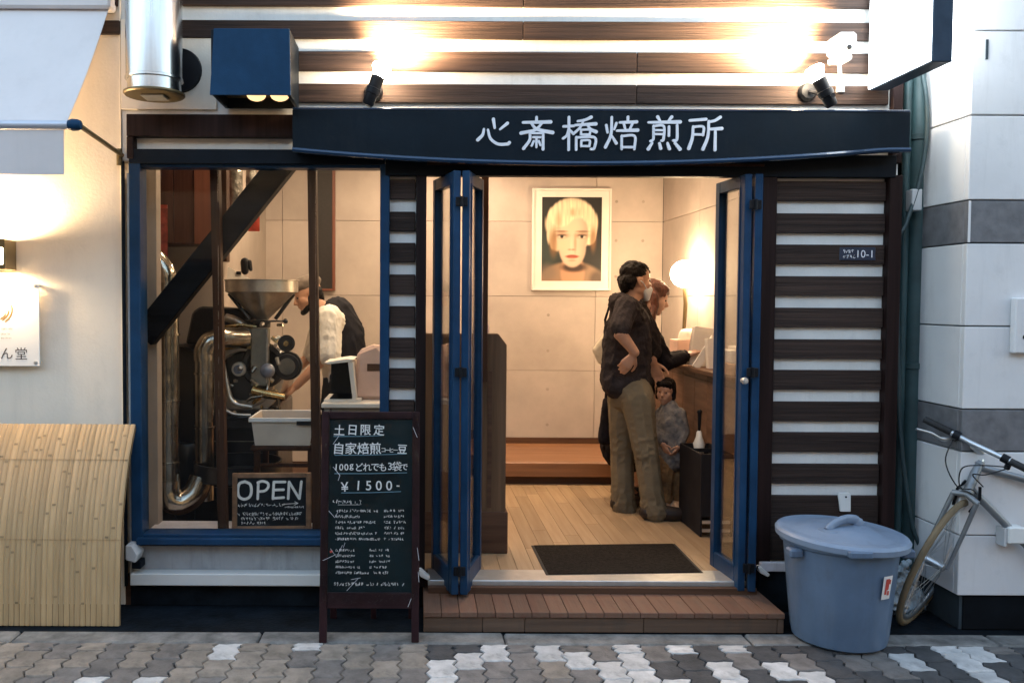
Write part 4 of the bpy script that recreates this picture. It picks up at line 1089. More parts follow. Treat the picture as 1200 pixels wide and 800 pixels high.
# umbrella stand cabinet and umbrella
ux0, ux1 = PX(804, .42, 600), PX(833, .62, 600) + .09
uy0, uy1 = .42, .80
uz1 = PZ(531, uy0 + .02)
us = thing('umbrella_stand', 'black metal cabinet stand on the floor before the counter', 'stand', (1.76, .93, FZ))
ux0 = 1.665; ux1 = 1.855; uy0 = .73; uy1 = 1.14; uz1 = FZ + .49
obj('side_panel', MB().box(ux0, ux0 + .012, uy0, uy1, FZ + .0005, uz1, .002), 'ladder_dark', us)
obj('side_panel', MB().box(ux1 - .012, ux1, uy0, uy1, FZ + .0005, uz1, .002), 'ladder_dark', us)
obj('back_panel', MB().box(ux0 + .0125, ux1 - .0125, uy1 - .012, uy1, FZ + .0005, uz1), 'ladder_dark', us)
obj('front_panel', MB().box(ux0 + .0125, ux1 - .0125, uy0, uy0 + .01, FZ + .12, uz1), 'ladder_dark', us)
obj('top_rim', MB().box(ux0 + .0125, ux1 - .0125, uy0 + .011, uy0 + .03, uz1 - .02, uz1).box(ux0 + .0125, ux1 - .0125, .93, .945, uz1 - .02, uz1), 'ladder_dark', us)
for z in (.03, .08): obj('rail', MB().box(ux0 + .0125, ux1 - .0125, uy0, uy0 + .012, FZ + z, FZ + z + .018), 'alu', us)
uc = P(819, 530, 1.0)
um = thing('umbrella', 'folded white umbrella with black handle standing in the black stand', 'umbrella', (1.76, 1.0, FZ))
ux = max(uc.x, ux0 + .05)
obj('canopy', MB().lathe([(.012, FZ + .05), (.022, FZ + .2), (.030, uz1 - .02), (.036, uz1 + .02), (.020, uz1 + .06), (.016, uz1 + .09), (.009, uz1 + .10)], (ux, 1.0, 0), 14), 'brush_white', um, 40)
obj('handle', MB().tube([(ux, 1.0, uz1 + .10), (ux, 1.0, uz1 + .16), (ux, 1.0, uz1 + .21)], [.008, .011, .013], 10).ball((ux, 1.0, uz1 + .215), .016, 10), 'black_metal', um, 50)
# door mat
m0, m1, m2, m3 = P(626, 640, 0), P(788, 637, 0), P(820, 670, 0), P(643, 673, 0)
def onfloor(px, py, z=FZ):
    d = CROT @ Vector(((px - CX) / F, -(py - CY) / F, -1)); t = (z - CH) / d.z
    return Vector((d.x * t, -CD + d.y * t, z))
A, Bq, Cq, Dq = onfloor(626, 640), onfloor(788, 638), onfloor(820, 671), onfloor(643, 673.5)
dm = thing('doormat', 'black rectangular doormat on the wooden floor inside the doorway', 'mat', (A + Cq) / 2)
mb_ = MB(); cen = (A + Bq + Cq + Dq) / 4
top = [p + Vector((0, 0, .008)) for p in (A, Bq, Cq, Dq)]; bot = [p + Vector((0, 0, .001)) for p in (A, Bq, Cq, Dq)]
mb_.add(bot + top, [(3, 2, 1, 0), (4, 5, 6, 7), (0, 1, 5, 4), (1, 2, 6, 5), (2, 3, 7, 6), (3, 0, 4, 7)])
bo = [cen + (p - cen) * 1.04 for p in (A, Bq, Cq, Dq)]
obj('pile', mb_, 'black_mat', dm)
ed = MB(); ed.add([p + Vector((0, 0, .0005)) for p in bo] + [p + Vector((0, 0, .004)) for p in bo], [(3, 2, 1, 0), (4, 5, 6, 7), (0, 1, 5, 4), (1, 2, 6, 5), (2, 3, 7, 6), (3, 0, 4, 7)])
obj('rubber_edge', ed, 'rubber', dm)
# wooden partition end inside the left doors
pt = thing('wood_partition', 'dark wooden counter end with a cut corner inside the left doors', 'partition', (.3, .45, FZ))
def qx(px): return PX(px, .40)
obj('panel', MB().prism([(-.06, FZ + .02), (qx(594), FZ + .02), (qx(594), PZ(404, .40)), (qx(584), PZ(391, .40)), (-.06, PZ(391, .40))], .40, .47, .004), 'wood_partition', pt)
obj('plinth', MB().box(-.06, qx(596.5), .385, .50, FZ, PZ(600, .385), .004), 'wood_dark', pt)
obj('inset_slot', MB().box(qx(572), qx(577), .397, .3995, FZ + .25, FZ + 1.0), 'wood_dark', pt)
c = Vector((qx(568), .43, PZ(390, .43)))
cp = thing('jar', 'small pale jar standing on top of the wooden partition', 'jar', c)
obj('body', MB().lathe([(0, .001), (.026, .001), (.028, .03), (.022, .045), (.022, .06), (0, .062)], c, 16), 'paper_pink', cp, 40)
# shelf glimpsed behind left leaf
# ------------------------------------------------------------------ roasting room
rz = lambda py, Y: PZ(py, Y, 300)
ro = thing('coffee_roaster', 'black and steel coffee roasting machine with a conical hopper behind the window', 'coffee roaster', (-.85, .85, FZ))
Yr = .85
hc = P(307, 352, Yr); S = 1000 / (Yr + CD)
hz = hc.z
obj('hopper', MB().lathe([(.036, -.125), (.036, -.115), (.20, .045), (.215, .05), (.215, .115), (.222, .118), (.222, .122), (.208, .122), (.208, .055), (.19, .04), (.03, -.105)], (hc.x, Yr, hz), 40), 'roaster_bright', ro, 30)
obj('hopper_neck', MB().lathe([(.05, -.16), (.05, -.13), (.07, -.128), (.07, -.118), (.045, -.116)], (hc.x, Yr, hz), 24), 'roaster_black', ro, 40)
obj('slide_gate', MB().box(hc.x - .11, hc.x + .13, Yr - .03, Yr + .03, hz - .128, hz - .118, .002).ball((hc.x + .14, Yr, hz - .123), .016, 10), 'roaster_black', ro, 50)
obj('chute', MB().box(hc.x - .045, hc.x + .055, Yr - .12, Yr - .03, rz(452, Yr - .1), hz - .161, .006), 'roaster_plate', ro)
dcx, dcz = PX(288, Yr), rz(440, Yr)
AX = Matrix.Rotation(R(90), 3, 'X')
obj('drum', MB().lathe([(0, .02), (.20, .02), (.215, .0), (.215, -.62), (.20, -.63), (0, -.63)], (dcx, Yr, dcz), 40, AX), 'roaster_bright', ro, 30)
obj('door_plate', MB().lathe([(0, .052), (.14, .052), (.148, .036)], (dcx, Yr, dcz), 32, AX), 'roaster_black', ro, 25)
obj('front_plate', MB().lathe([(.0, .05), (.06, .05), (.065, .035), (.15, .035), (.155, .05), (.185, .05), (.19, .035), (.232, .035), (.236, .021), (0, .021)], (dcx, Yr, dcz), 40, AX), 'roaster_bright', ro, 25)
obj('face_ring', MB().lathe([(.09, .055), (.10, .066), (.125, .066), (.135, .055)], (PX(311, Yr), Yr, rz(427, Yr)), 32, AX), 'roaster_black', ro, 40)
for k in range(10):
    a = k * R(36) + .2
    obj('bolt', MB().lathe([(0, .06), (.009, .058), (.011, .05)], (dcx + .21 * math.cos(a), Yr, dcz + .21 * math.sin(a)), 8, AX), 'roaster_brass', ro, 40)
for py in (383, 396, 408):
    zc = rz(py, Yr - .04)
    obj('gas_pipe', MB().tube([(PX(266, Yr), Yr - .06, zc), (PX(284, Yr), Yr - .07, zc + .012), (PX(303, Yr), Yr - .06, zc)], .011, 8), 'roaster_brass', ro, 40)
obj('motor_housing', MB().prism([(PX(214, Yr), rz(404, Yr)), (PX(268, Yr), rz(404, Yr)), (PX(300, Yr), rz(380, Yr)), (PX(290, Yr), rz(362, Yr)), (PX(232, Yr), rz(359, Yr)), (PX(222, Yr), rz(366, Yr))], Yr + .06, Yr + .4, .012), 'roaster_black', ro)
obj('base_cabinet', MB().box(PX(225, Yr), PX(325, Yr), Yr + .02, Yr + .62, FZ + .02, rz(476, Yr), .01), 'roaster_black', ro)
obj('chaff_body', MB().prism([(PX(183, Yr), FZ + .02), (PX(224, Yr), FZ + .02), (PX(224, Yr), rz(412, Yr)), (PX(205, Yr), rz(404, Yr)), (PX(183, Yr), rz(412, Yr))], Yr + .08, Yr + .34, .01), 'roaster_black', ro)
for k in range(5): obj('panel_seam', MB().box(PX(226, Yr), PX(324, Yr), Yr + .016, Yr + .0195, rz(500 + 18 * k, Yr), rz(499 + 18 * k, Yr)), 'roaster_plate', ro)
obj('leg', MB().box(PX(228, Yr), PX(238, Yr), Yr + .03, Yr + .08, FZ, FZ + .02), 'roaster_black', ro)
obj('knob', MB().ball((PX(318, Yr), Yr - .13, rz(432, Yr)), .045, 16), 'knob_blue', ro, 60)
kk = Vector((PX(318, Yr), Yr - .13, rz(436, Yr)))
obj('lever', MB().tube(smoothpath([kk, kk + Vector((.005, 0, -.06)), kk + Vector((-.02, -.02, -.12)), kk + Vector((-.09, -.02, -.135)), kk + Vector((-.12, -.02, -.16))]), .008, 8), 'roaster_steel', ro, 60)
obj('spout', MB().tube([(PX(301, Yr), Yr - .12, rz(455, Yr)), (PX(320, Yr), Yr - .14, rz(459, Yr)), (PX(338, Yr), Yr - .14, rz(462, Yr))], [.03, .027, .022], 10), 'roaster_brass', ro, 50)
obj('trier_handle', MB().tube([(PX(330, Yr), Yr - .15, rz(460, Yr)), (PX(333, Yr), Yr - .15, rz(480, Yr)), (PX(331, Yr), Yr - .15, rz(498, Yr))], .009, 8), 'roaster_steel', ro, 50)
obj('burner_box', MB().box(PX(268, Yr), PX(322, Yr), Yr - .10, Yr - .01, rz(500, Yr), rz(478, Yr), .008).tube([(PX(272, Yr), Yr - .11, rz(487, Yr)), (PX(318, Yr), Yr - .11, rz(484, Yr))], .012, 8), 'roaster_black', ro, 40)
for k in range(26):
    a = random.uniform(0, 6.28)
    p = Vector((PX(random.uniform(264, 336), Yr - .12), Yr - .06 - random.uniform(0, .08), rz(random.uniform(378, 482), Yr)))
    obj('fitting', MB().tube([p, p + Vector((random.uniform(-.04, .04), -.02, random.uniform(-.04, .04)))], [random.uniform(.008, .018), .010], 8), random.choice(['roaster_bright', 'roaster_brass', 'roaster_steel']), ro, 40)
def disc(name, px, py, rad, th, Y, mt, n=24):
    obj(name, MB().lathe([(0, th), (rad * .82, th), (rad * .86, th * .7), (rad, th * .7), (rad, 0), (0, 0)], (PX(px, Y), Y, rz(py, Y)), n, AX), mt, ro, 30)
disc('gauge', 274, 396, .036, .03, Yr - .075, 'roaster_bright'); disc('gauge_face', 274, 396, .028, .034, Yr - .075, 'paper_white')
disc('valve_wheel', 336, 402, .05, .02, Yr - .09, 'roaster_black'); disc('valve_hub', 336, 402, .016, .04, Yr - .09, 'roaster_brass')
disc('pulley', 338, 428, .085, .05, Yr - .03, 'roaster_black', 32); disc('pulley_rim', 338, 428, .06, .06, Yr - .03, 'roaster_steel', 32)
disc('sight_glass', 281, 432, .042, .05, Yr - .055, 'roaster_bright'); disc('sight_pane', 281, 432, .032, .056, Yr - .055, 'knob_blue')
obj('flue', MB().tube(smoothpath([Vector((PX(266, Yr), Yr - .02, rz(372, Yr))), Vector((PX(282, Yr), Yr - .04, rz(378, Yr))), Vector((PX(294, Yr), Yr - .03, rz(392, Yr))), Vector((PX(297, Yr), Yr - .0, rz(410, Yr)))]), .026, 14), 'roaster_bright', ro, 50)
obj('burner_pipe', MB().tube(smoothpath([Vector((PX(264, Yr), Yr - .10, rz(415, Yr))), Vector((PX(270, Yr), Yr - .11, rz(445, Yr))), Vector((PX(278, Yr), Yr - .12, rz(468, Yr))), Vector((PX(300, Yr), Yr - .12, rz(474, Yr)))]), .016, 12), 'roaster_bright', ro, 50)
obj('chute_edge', MB().box(hc.x + .045, hc.x + .058, Yr - .126, Yr - .12, rz(448, Yr - .1), hz - .17, .002), 'roaster_bright', ro)
obj('hopper_stay', MB().tube([(hc.x + .19, Yr, hz + .04), (hc.x + .08, Yr, hz - .11)], .012, 8).tube([(hc.x - .19, Yr - .03, hz + .04), (hc.x - .07, Yr - .03, hz - .11)], .012, 8), 'roaster_black', ro, 40)
obj('guard_bar', MB().tube(smoothpath([Vector((PX(262, Yr), Yr - .16, rz(470, Yr))), Vector((PX(280, Yr), Yr - .18, rz(480, Yr))), Vector((PX(300, Yr), Yr - .17, rz(482, Yr)))]), .010, 8), 'roaster_bright', ro, 50)
def vpipe(px, rpx, top, bot, Y, elbow):
    s = 1000 / (Y + CD); r = rpx / s; x = PX(px, Y, 500)
    z0, z1 = PZ(bot, Y, px), PZ(top, Y, px)
    o = obj('exhaust_pipe', MB().tube([(x, Y, z0), (x, Y, z1)], r, 24), 'roaster_steel', ro, 40)
    for z in (z0 + .12, z1 - .10, (z0 + z1) / 2):
        obj('clamp_ring', MB().lathe([(r, 0), (r + .006, .002), (r + .006, .012), (r, .014)], (x, Y, z), 24), 'roaster_steel', o, 40)
    return x, z0, z1, r
x, z0, z1, r = vpipe(197, 13, 372, 568, .42, None)
obj('pipe_elbow', MB().tube(smoothpath([Vector((x, .42, z0 + .03)), Vector((x, .42, z0 - .03)), Vector((x + .02, .42, z0 - .085)), Vector((x + .07, .44, z0 - .10)), Vector((x + .13, .47, z0 - .06)), Vector((x + .16, .5, z0 + .02))]), r * 1.12, 20), 'roaster_steel', ro, 60)
obj('pipe_cone', MB().lathe([(r * 1.02, 0), (r * 1.25, .04), (r * .95, .15), (r * .9, .19)], (x, .42, z1), 24), 'roaster_steel', ro, 40)
obj('pipe_bend', MB().tube(smoothpath([Vector((x, .42, z1 + .17)), Vector((x - .01, .42, z1 + .25)), Vector((x - .07, .42, z1 + .33)), Vector((x - .16, .42, z1 + .36))]), r * .88, 18), 'roaster_steel', ro, 60)
x, z0, z1, r = vpipe(240, 11, 418, 585, .55, None)
obj('pipe_elbow', MB().tube(smoothpath([Vector((x, .55, z1 - .02)), Vector((x, .55, z1 + .03)), Vector((x + .03, .56, z1 + .085)), Vector((x + .10, .6, z1 + .105)), Vector((x + .2, .7, z1 + .10))]), r * 1.08, 18), 'roaster_steel', ro, 60)
obj('cyclone', MB().lathe([(.05, FZ + .01), (.13, FZ + .2), (.13, FZ + .5), (.12, FZ + .52)], (PX(218, .95), .95, 0), 24), 'roaster_black', ro, 40)
obj('cooling_tray', MB().lathe([(0, 0), (.24, 0), (.25, .01), (.25, .10), (.24, .10), (.24, .02), (0, .02)], (PX(276, .55), .62, rz(560, .6)), 32), 'roaster_black', ro, 40)
# papers on the hopper's far side
c = P(283, 330, 1.25)
pp = thing('paper_sheet', 'white sheet of paper standing behind the roaster hopper', 'paper', c)
obj('sheet', MB().prism([(c.x - .10, c.z - .06), (c.x + .06, c.z - .06), (c.x + .055, c.z + .02), (c.x - .085, c.z + .095)], 1.24, 1.243), 'paper_white', pp)
obj('clip', MB().box(c.x - .03, c.x + .0, 1.232, 1.2395, c.z + .045, c.z + .065), 'black_metal', pp)
# clear tub on a stool
c = P(333, 500, .36)
sx_ = 1000 / (.36 + CD)
tb = thing('plastic_tub', 'translucent plastic tub on a stool in front of the roaster', 'tub', (c.x, .42, PZ(521, .36, 330)))
tw = 35.5 / sx_
z0, z1 = PZ(521, .32, 330), PZ(489, .32, 330)
tbm = MB(); n4 = [(-tw * .9, .30), (tw * .9, .30), (tw * .9, .58), (-tw * .9, .58)]; n5 = [(-tw, .28), (tw, .28), (tw, .60), (-tw, .60)]
tbm.add([(c.x + a, b, z0) for a, b in n4] + [(c.x + a, b, z1) for a, b in n5], [(3, 2, 1, 0), (0, 1, 5, 4), (1, 2, 6, 5), (2, 3, 7, 6), (3, 0, 4, 7)])
obj('tub', tbm, 'tub_plastic', tb)
obj('rim', MB().box(c.x - tw - .012, c.x + tw + .012, .268, .28, z1 - .018, z1 + .004, .002).box(c.x - tw - .012, c.x + tw + .012, .60, .612, z1 - .018, z1 + .004, .002).box(c.x - tw - .012, c.x - tw, .2805, .5995, z1 - .018, z1 + .004, .002).box(c.x + tw, c.x + tw + .012, .2805, .5995, z1 - .018, z1 + .004, .002), 'plastic_white', tb)
obj('label', MB().box(c.x + .08, c.x + tw, .266, .2675, z1 - .034, z1 - .012), 'black_metal', tb)
obj('beans', MB().box(c.x - tw * .93, c.x + tw * .93, .31, .57, z0 + .01, z0 + .05), 'wood_dark', tb)
st = thing('stool', 'wooden stool under the plastic tub behind the window', 'stool', (c.x, .44, FZ))
obj('seat', MB().box(c.x - .17, c.x + .19, .29, .62, z0 - .028, z0 - .001, .006), 'wood_mullion', st)
for lx in (-.14, .15):
    for ly in (.32, .58): obj('leg', MB().box(c.x + lx - .016, c.x + lx + .016, ly - .016, ly + .016, FZ, z0 - .0285, .003), 'wood_mullion', st)
obj('stretcher', MB().box(c.x - .123, c.x + .133, .312, .328, z0 - .12, z0 - .10, .002), 'wood_mullion', st)
# work table with tipped carton
wt = thing('work_table', 'pale work table at the right end of the window', 'table', (-.35, .5, FZ))
tz = PZ(472, .3, 410)
obj('top', MB().box(PX(377, .30), PX(446, .62) + .1, .28, .75, tz - .025, tz, .004), 'paper_white', wt)
obj('front', MB().box(PX(388, .30), PX(446, .62) + .08, .31, .33, FZ + .1, tz - .026), 'wall_grey_in', wt)
for lx in (PX(380, .30), PX(446, .62) + .06):
    for ly in (.30, .70): obj('leg', MB().box(lx, lx + .03, ly, ly + .03, FZ, tz - .0255), 'wall_grey_in', wt)
c0 = P(383, 466, .36)
ct_ = thing('open_carton', 'white carton lying on its side with its dark opening facing left', 'carton', (P(410, 466, .4).x, .45, tz))
w_ = .225; hh = PZ(424, .36, 410) - tz
Mc = Matrix.Translation((P(380, 470, .36).x, 0, tz + .001))
q = MB()
q.prism([(0, 0), (.20, .0), (.20, .014), (.0, .012)], .34, .62, 0, Mc)
q.prism([(.155, .0145), (.175, .0145), (.155, hh - .002), (.13, hh - .002)], .34, .62, 0, Mc)
q.prism([(.02, hh - .012), (.13, hh), (.16, hh + .012), (.12, hh + .016), (.0, hh - .004)], .34, .62, 0, Mc)
obj('shell', q, 'paper_white', ct_)
obj('inside', MB().box(.012, .15, .60, .61, .015, hh - .014, 0, Mc), 'dark_void', ct_)
obj('back_lining', MB().box(.03, .148, .36, .598, .0145, .018, 0, Mc), 'dark_void', ct_)
pb = thing('kraft_sack', 'pinkish kraft sack standing beside the open carton', 'sack', P(431, 466, .5))
pc = P(431, 470, .5)
obj('sack', MB().prism([(pc.x - .075, tz + .001), (pc.x + .12, tz + .001), (pc.x + .115, tz + .25), (pc.x + .05, tz + .31), (pc.x - .055, tz + .27)], .44, .58, .02), 'paper_pink', pb)
obj('tie', MB().box(pc.x - .0, pc.x + .11, .436, .439, tz + .16, tz + .20).ball((pc.x + .095, .5, tz + .33), .03, 8), 'wood_dark', pb)
# cabinet and wall things, upper left
cabt = thing('wall_cabinet', 'dark red-brown wooden cabinet hung high at the left of the roasting room', 'cabinet', (-1.4, 1.0, 1.85))
cz0, cz1 = rz(286, .9), 2.7
obj('body', MB().box(IX0 + .004, PX(250, .9), .92, 1.198, cz0, cz1), 'wood_cabinet', cabt)
obj('door', MB().box(IX0 + .004, PX(204, .9), .90, .919, cz0 + .004, cz1, .003), 'wood_cabinet', cabt)
obj('door', MB().box(PX(204, .9) + .003, PX(228, .9), .90, .919, cz0 + .004, cz1, .003), 'wood_cabinet', cabt)
obj('end_panel', MB().box(PX(228, .9) + .002, PX(250, .9) - .001, .895, .919, cz0 - .002, cz1, .003), 'wood_red', cabt)
B('inner_pillar', PX(166, .2), PX(180, .2), .26, .34, FZ, IZ1 - .001, 'wall_grey_in', shop)
def foil(px0, px1, py0, py1, Y, m, label, name='coffee_pack'):
    a, b = P(px0, py1, Y), P(px1, py0, Y)
    o = thing(name, label, 'coffee bag', ((a.x + b.x) / 2, Y, a.z))
    me = MB(); nx, nz = 6, 10; w = b.x - a.x; h = b.z - a.z
    fr = [(a.x + w * i / nx, Y - .03 * math.sin(math.pi * i / nx) * math.sin(math.pi * j / nz), a.z + h * j / nz) for j in range(nz + 1) for i in range(nx + 1)]
    bk = [(x, Y + .006, z) for x, y, z in fr]
    fs = [(j * (nx + 1) + i, j * (nx + 1) + i + 1, (j + 1) * (nx + 1) + i + 1, (j + 1) * (nx + 1) + i) for j in range(nz) for i in range(nx)]
    me.add(fr, fs); me.add(bk, [f[::-1] for f in fs])
    obj('pouch', me, m, o, 50)
    obj('seal', MB().box(a.x, b.x, Y - .003, Y + .0055, b.z - .001, b.z + .018), m, o)
    return o
foil(177, 196, 244, 305, .5, 'foil_red', 'shiny red coffee pouch hanging at the left edge of the window')
foil(268, 284, 188, 252, 1.0, 'foil_silver', 'silver foil pouch hung highest beside the orange post')
foil(288, 300, 188, 225, 1.15, 'foil_silver', 'silver foil pouch partly hidden behind the diagonal brace')
foil(291, 304, 230, 271, 1.6, 'foil_red', 'reddish pouch hanging below the diagonal brace')
B('inner_pillar', PX(256, .6), PX(267, .6), .58, .66, 1.75, IZ1 - .001, 'wood_mullion', shop)
c = P(287, 307, 1.5)
gb = thing('oven_mitt', 'dark work glove hanging on the grey partition behind the hopper', 'glove', c)
obj('glove', MB().hull((c, .03), (c + Vector((.0, 0, -.06)), .026)).hull((c + Vector((.03, 0, .0)), .016), (c + Vector((.04, 0, -.05)), .012)), 'black_metal', gb, 60)
mbx0, mbx1 = PX(371, IY1), PX(393, IY1)
mn = thing('menu_board', 'tall narrow dark menu board with a red wooden edge on the back wall', 'board', ((mbx0 + mbx1) / 2, IY1, PZ(340, IY1)))
obj('panel', MB().box(mbx0, mbx1 - .024, IY1 - .03, IY1 - .001, PZ(339, IY1), 2.75, .002), 'menu_dark', mn)
obj('edge', MB().box(mbx1 - .0235, mbx1, IY1 - .035, IY1 - .001, PZ(340, IY1) - .01, 2.75, .002).box(mbx0, mbx1 - .024, IY1 - .035, IY1 - .001, PZ(340, IY1) - .014, PZ(339, IY1) - .001, .002), 'wood_red', mn)

# ------------------------------------------------------------------ OPEN board in the window
c = P(319, 621, .2)
ob = thing('open_board', 'small wood framed blackboard reading OPEN propped on the window sill', 'sign', (c.x, .15, c.z))
s_ = 1000 / (.17 + CD); bw_, bh_ = 93 / s_, 68 / s_
zb = PZ(628, .06, 319) + .002
OM = frame_M((P(319, 600, .17).x, .155, zb), (1, .0, .012), (0, .10, 1))
fr = MB(); t_ = .026
for (u0, u1, v0, v1) in ((-bw_ / 2, -bw_ / 2 + t_, 0, bh_), (bw_ / 2 - t_, bw_ / 2, 0, bh_), (-bw_ / 2 + t_ + .0003, bw_ / 2 - t_ - .0003, 0, t_), (-bw_ / 2 + t_ + .0003, bw_ / 2 - t_ - .0003, bh_ - t_, bh_)): fr.box(u0, u1, v0, v1, -.008, .012, .003)
obj('frame', fr, 'sign_wood', ob, M=OM)
obj('board', MB().box(-bw_ / 2 + .02, bw_ / 2 - .02, .02, bh_ - .02, -.006, .004), 'slate_black', ob, M=OM)
OM2 = OM @ Matrix.Translation((0, 0, .0052))
HM = OM2 @ Matrix.Diagonal((1, 1, .2, 1))
def on(x, y): return ((x - 550) / 1100 * 110 / s_, (775 - y) / 800 * 80 / s_ - .006)   # from the enlarged crop of the sign
LETO = {'O': [[(232, 183), (170, 205), (150, 280), (165, 355), (225, 388), (290, 360), (310, 290), (295, 215), (235, 183)]],
        'P': [[(392, 190), (385, 385)], [(385, 195), (440, 180), (500, 200), (510, 245), (470, 290), (395, 300)]],
        'E': [[(575, 195), (565, 385)], [(575, 190), (708, 190)], [(572, 283), (690, 280)], [(565, 380), (692, 372)]],
        'N': [[(745, 385), (755, 190)], [(755, 190), (875, 385)], [(878, 385), (900, 188)]]}
for ch, strokes in LETO.items():
    lb = MB()
    for sp in strokes: brush(lb, [on(*p) for p in sp], .0135 if ch != 'O' else .0145, HM, 1, 1, 8)
    obj('letter', lb, 'chalk', ob)
sw_ = MB()
for y, xa, xb, h in ((458, 150, 680, 44), (485, 700, 915, 26), (562, 140, 900, 42), (615, 190, 860, 40), (665, 190, 455, 38)):
    a, b = on(xa, y), on(xb, y)
    scribble(sw_, OM2, a[0], b[0], a[1], h / 10 / s_, .0022, .15, random.Random(y))
a, b = on(695, 450), on(850, 440); sw_.ribbon([a, b], .003, OM2)
for q in ((820, 420), (815, 462)): sw_.ribbon([on(862, 440), on(*q)], .003, OM2)
obj('small_writing', sw_, 'chalk', ob)

# ------------------------------------------------------------------ A-frame chalkboard
ck = thing('chalkboard_sign', 'tall dark chalkboard on legs with white Japanese handwriting before the window', 'sign', (P(434, 752, -.42).x, -.38, 0))
f0 = onfloor(433.5, 752.5, 0.0)
hgt = 272 / 258.5
KM = frame_M((f0.x, f0.y, 0), (1, 0.0, .0), (0, .115, 1))
def ku(px, py):   # photo pixel on the tilted face -> local
    d = CROT @ Vector(((px - CX) / F, -(py - CY) / F, -1)); o_ = Vector((0, -CD, CH))
    n = KM.to_3x3().col[2]; t = (Vector((f0.x, f0.y, 0)) - o_).dot(n) / d.dot(n)
    p = KM.inverted() @ (o_ + d * t); return Vector((p.x, p.y))
uL, uR = ku(376, 600).x, ku(491.5, 600).x; vT = ku(430, 482).y; vB = ku(430, 712).y
pt_ = .034
for nm, (u0, u1, v0, v1) in (('leg', (uL, uL + pt_, 0, vT)), ('leg', (uR - pt_, uR, 0.004, vT)), ('top_rail', (uL + pt_ + .0005, uR - pt_ - .0005, vT - .035, vT - .001)), ('bottom_rail', (uL + pt_ + .0005, uR - pt_ - .0005, vB, vB + .07))):
    obj(nm, MB().box(u0, u1, v0, v1, -.012, .012, .003), 'board_frame', ck, M=KM)
obj('slate', MB().box(uL + pt_ - .004, uR - pt_ + .004, vB + .066, vT - .03, -.006, .003), 'slate', ck, M=KM)
KB = frame_M((f0.x, f0.y + .30, 0), (1, 0, 0), (0, -.155, 1))
for (u0, u1, v0, v1) in ((uL + .02, uL + .05, 0, vT - .05), (uR - .05, uR - .02, 0, vT - .05), (-.012, .014, 0, vT - .08)):
    obj('back_leg', MB().box(u0, u1, v0, v1, -.01, .01, .002), 'board_frame', ck, M=KB)
obj('back_rail', MB().box(uL + .051, uR - .051, .24, .28, -.008, .008), 'board_frame', ck, M=KB)
KT = KM @ Matrix.Translation((0, 0, .0042))
rng = random.Random(4)
def chalk(s, px0, px1, py, hpx, m='chalk', off=.0006):
    n = len(s); 
    for i, ch in enumerate(s):
        if ch == ' ': continue
        f = (i + .5) / n
        q = ku(px0 + (px1 - px0) * f, py)
        big = hpx / 258
        text('chalk_character', ch, big * 1.0, KT, (q.x, q.y), m, ck, 0, off, 1., rng.uniform(-.08, .08))
def line(px0, px1, py, py1=None):
    ul.ribbon([ku(px0, py), ku((px0 + px1) / 2, (py + (py1 or py)) / 2 + .5), ku(px1, py1 or py)], .0028, KT)
chalk('土日限定', 390, 452, 503.5, 13.5)
chalk('自家焙煎', 390, 447, 525, 14.5)
chalk('コーヒー', 447, 466, 527, 6.5, off=.0002); chalk('豆', 465, 478, 526, 12)
chalk('100g', 391, 415, 547, 10.5, off=.0004); chalk('どれでも', 417, 453, 547, 10.5, off=.0003); chalk('3袋', 453, 469, 546, 12, off=.0003); chalk('で', 469, 479, 547, 9, off=.0003)
chalk('¥', 398, 410, 570, 15); chalk('1500', 414, 462, 568.5, 15.5, off=.0005); chalk('-', 463, 470, 569, 13)
ul = MB()
line(391, 448, 511, 510); line(392, 476, 533, 531.5); line(392, 477, 554.5, 553.5); line(400, 470, 577, 575.5)
obj('underline', ul, 'chalk_blue', ck)
sc_ = MB()
def scr(px0, px1, py, hpx, seed, w=.0017):
    a, b = ku(px0, py), ku(px1, py); scribble(sc_, KT, a.x, b.x, a.y, hpx / 258, w, .12, random.Random(seed))
scr(390, 394, 587, 5, 1); scr(396, 424, 588, 5, 2)
sc_.ribbon([ku(396, 591), ku(422, 591)], .0014, KT)
for i, (xa, xb) in enumerate(((394, 442), (393, 421), (393, 438), (393, 427), (393, 442), (393, 444))):
    py = 598 + i * 6.6; scr(xa, xb, py, 3.4, 10 + i); scr(450, 459, py, 3.4, 30 + i); scr(461, 473, py, 3.4, 50 + i)
for i, (xa, xb) in enumerate(((393, 414), (393, 414), (393, 414), (393, 425), (393, 432))):
    py = 644 + i * 6.6; scr(xa, xb, py, 3.4, 70 + i); scr(433 if i < 4 else 438, 441 + (i == 4) * 5, py, 3.4, 80 + i); scr(444 + (i == 4) * 4, 455, py, 3.4, 90 + i)
scr(391, 474, 683.5, 4.4, 99, .0018)
obj('small_writing', sc_, 'chalk', ck)
film = MB(); nu, nv = 14, 40; fr_ = []
for j in range(nv + 1):
    for i in range(nu + 1):
        u = uL + .012 + (uR - uL - .016) * i / nu; v = vB + .02 + (vT - vB - .03) * j / nv
        edge = abs(2 * i / nu - 1) ** 4
        w = .016 + .007 * pnoise(Vector((u * 9, v * 5, 1.3))) + edge * .014 * pnoise(Vector((u * 30, v * 16, 4.1)))
        fr_.append(KM @ Vector((u, v, w)))
film.add(fr_, [(j * (nu + 1) + i, j * (nu + 1) + i + 1, (j + 1) * (nu + 1) + i + 1, (j + 1) * (nu + 1) + i) for j in range(nv) for i in range(nu)])
obj('plastic_wrap', film, 'film', ck, 60)
glints = MB()
KF = KM @ Matrix.Translation((0, 0, .030))
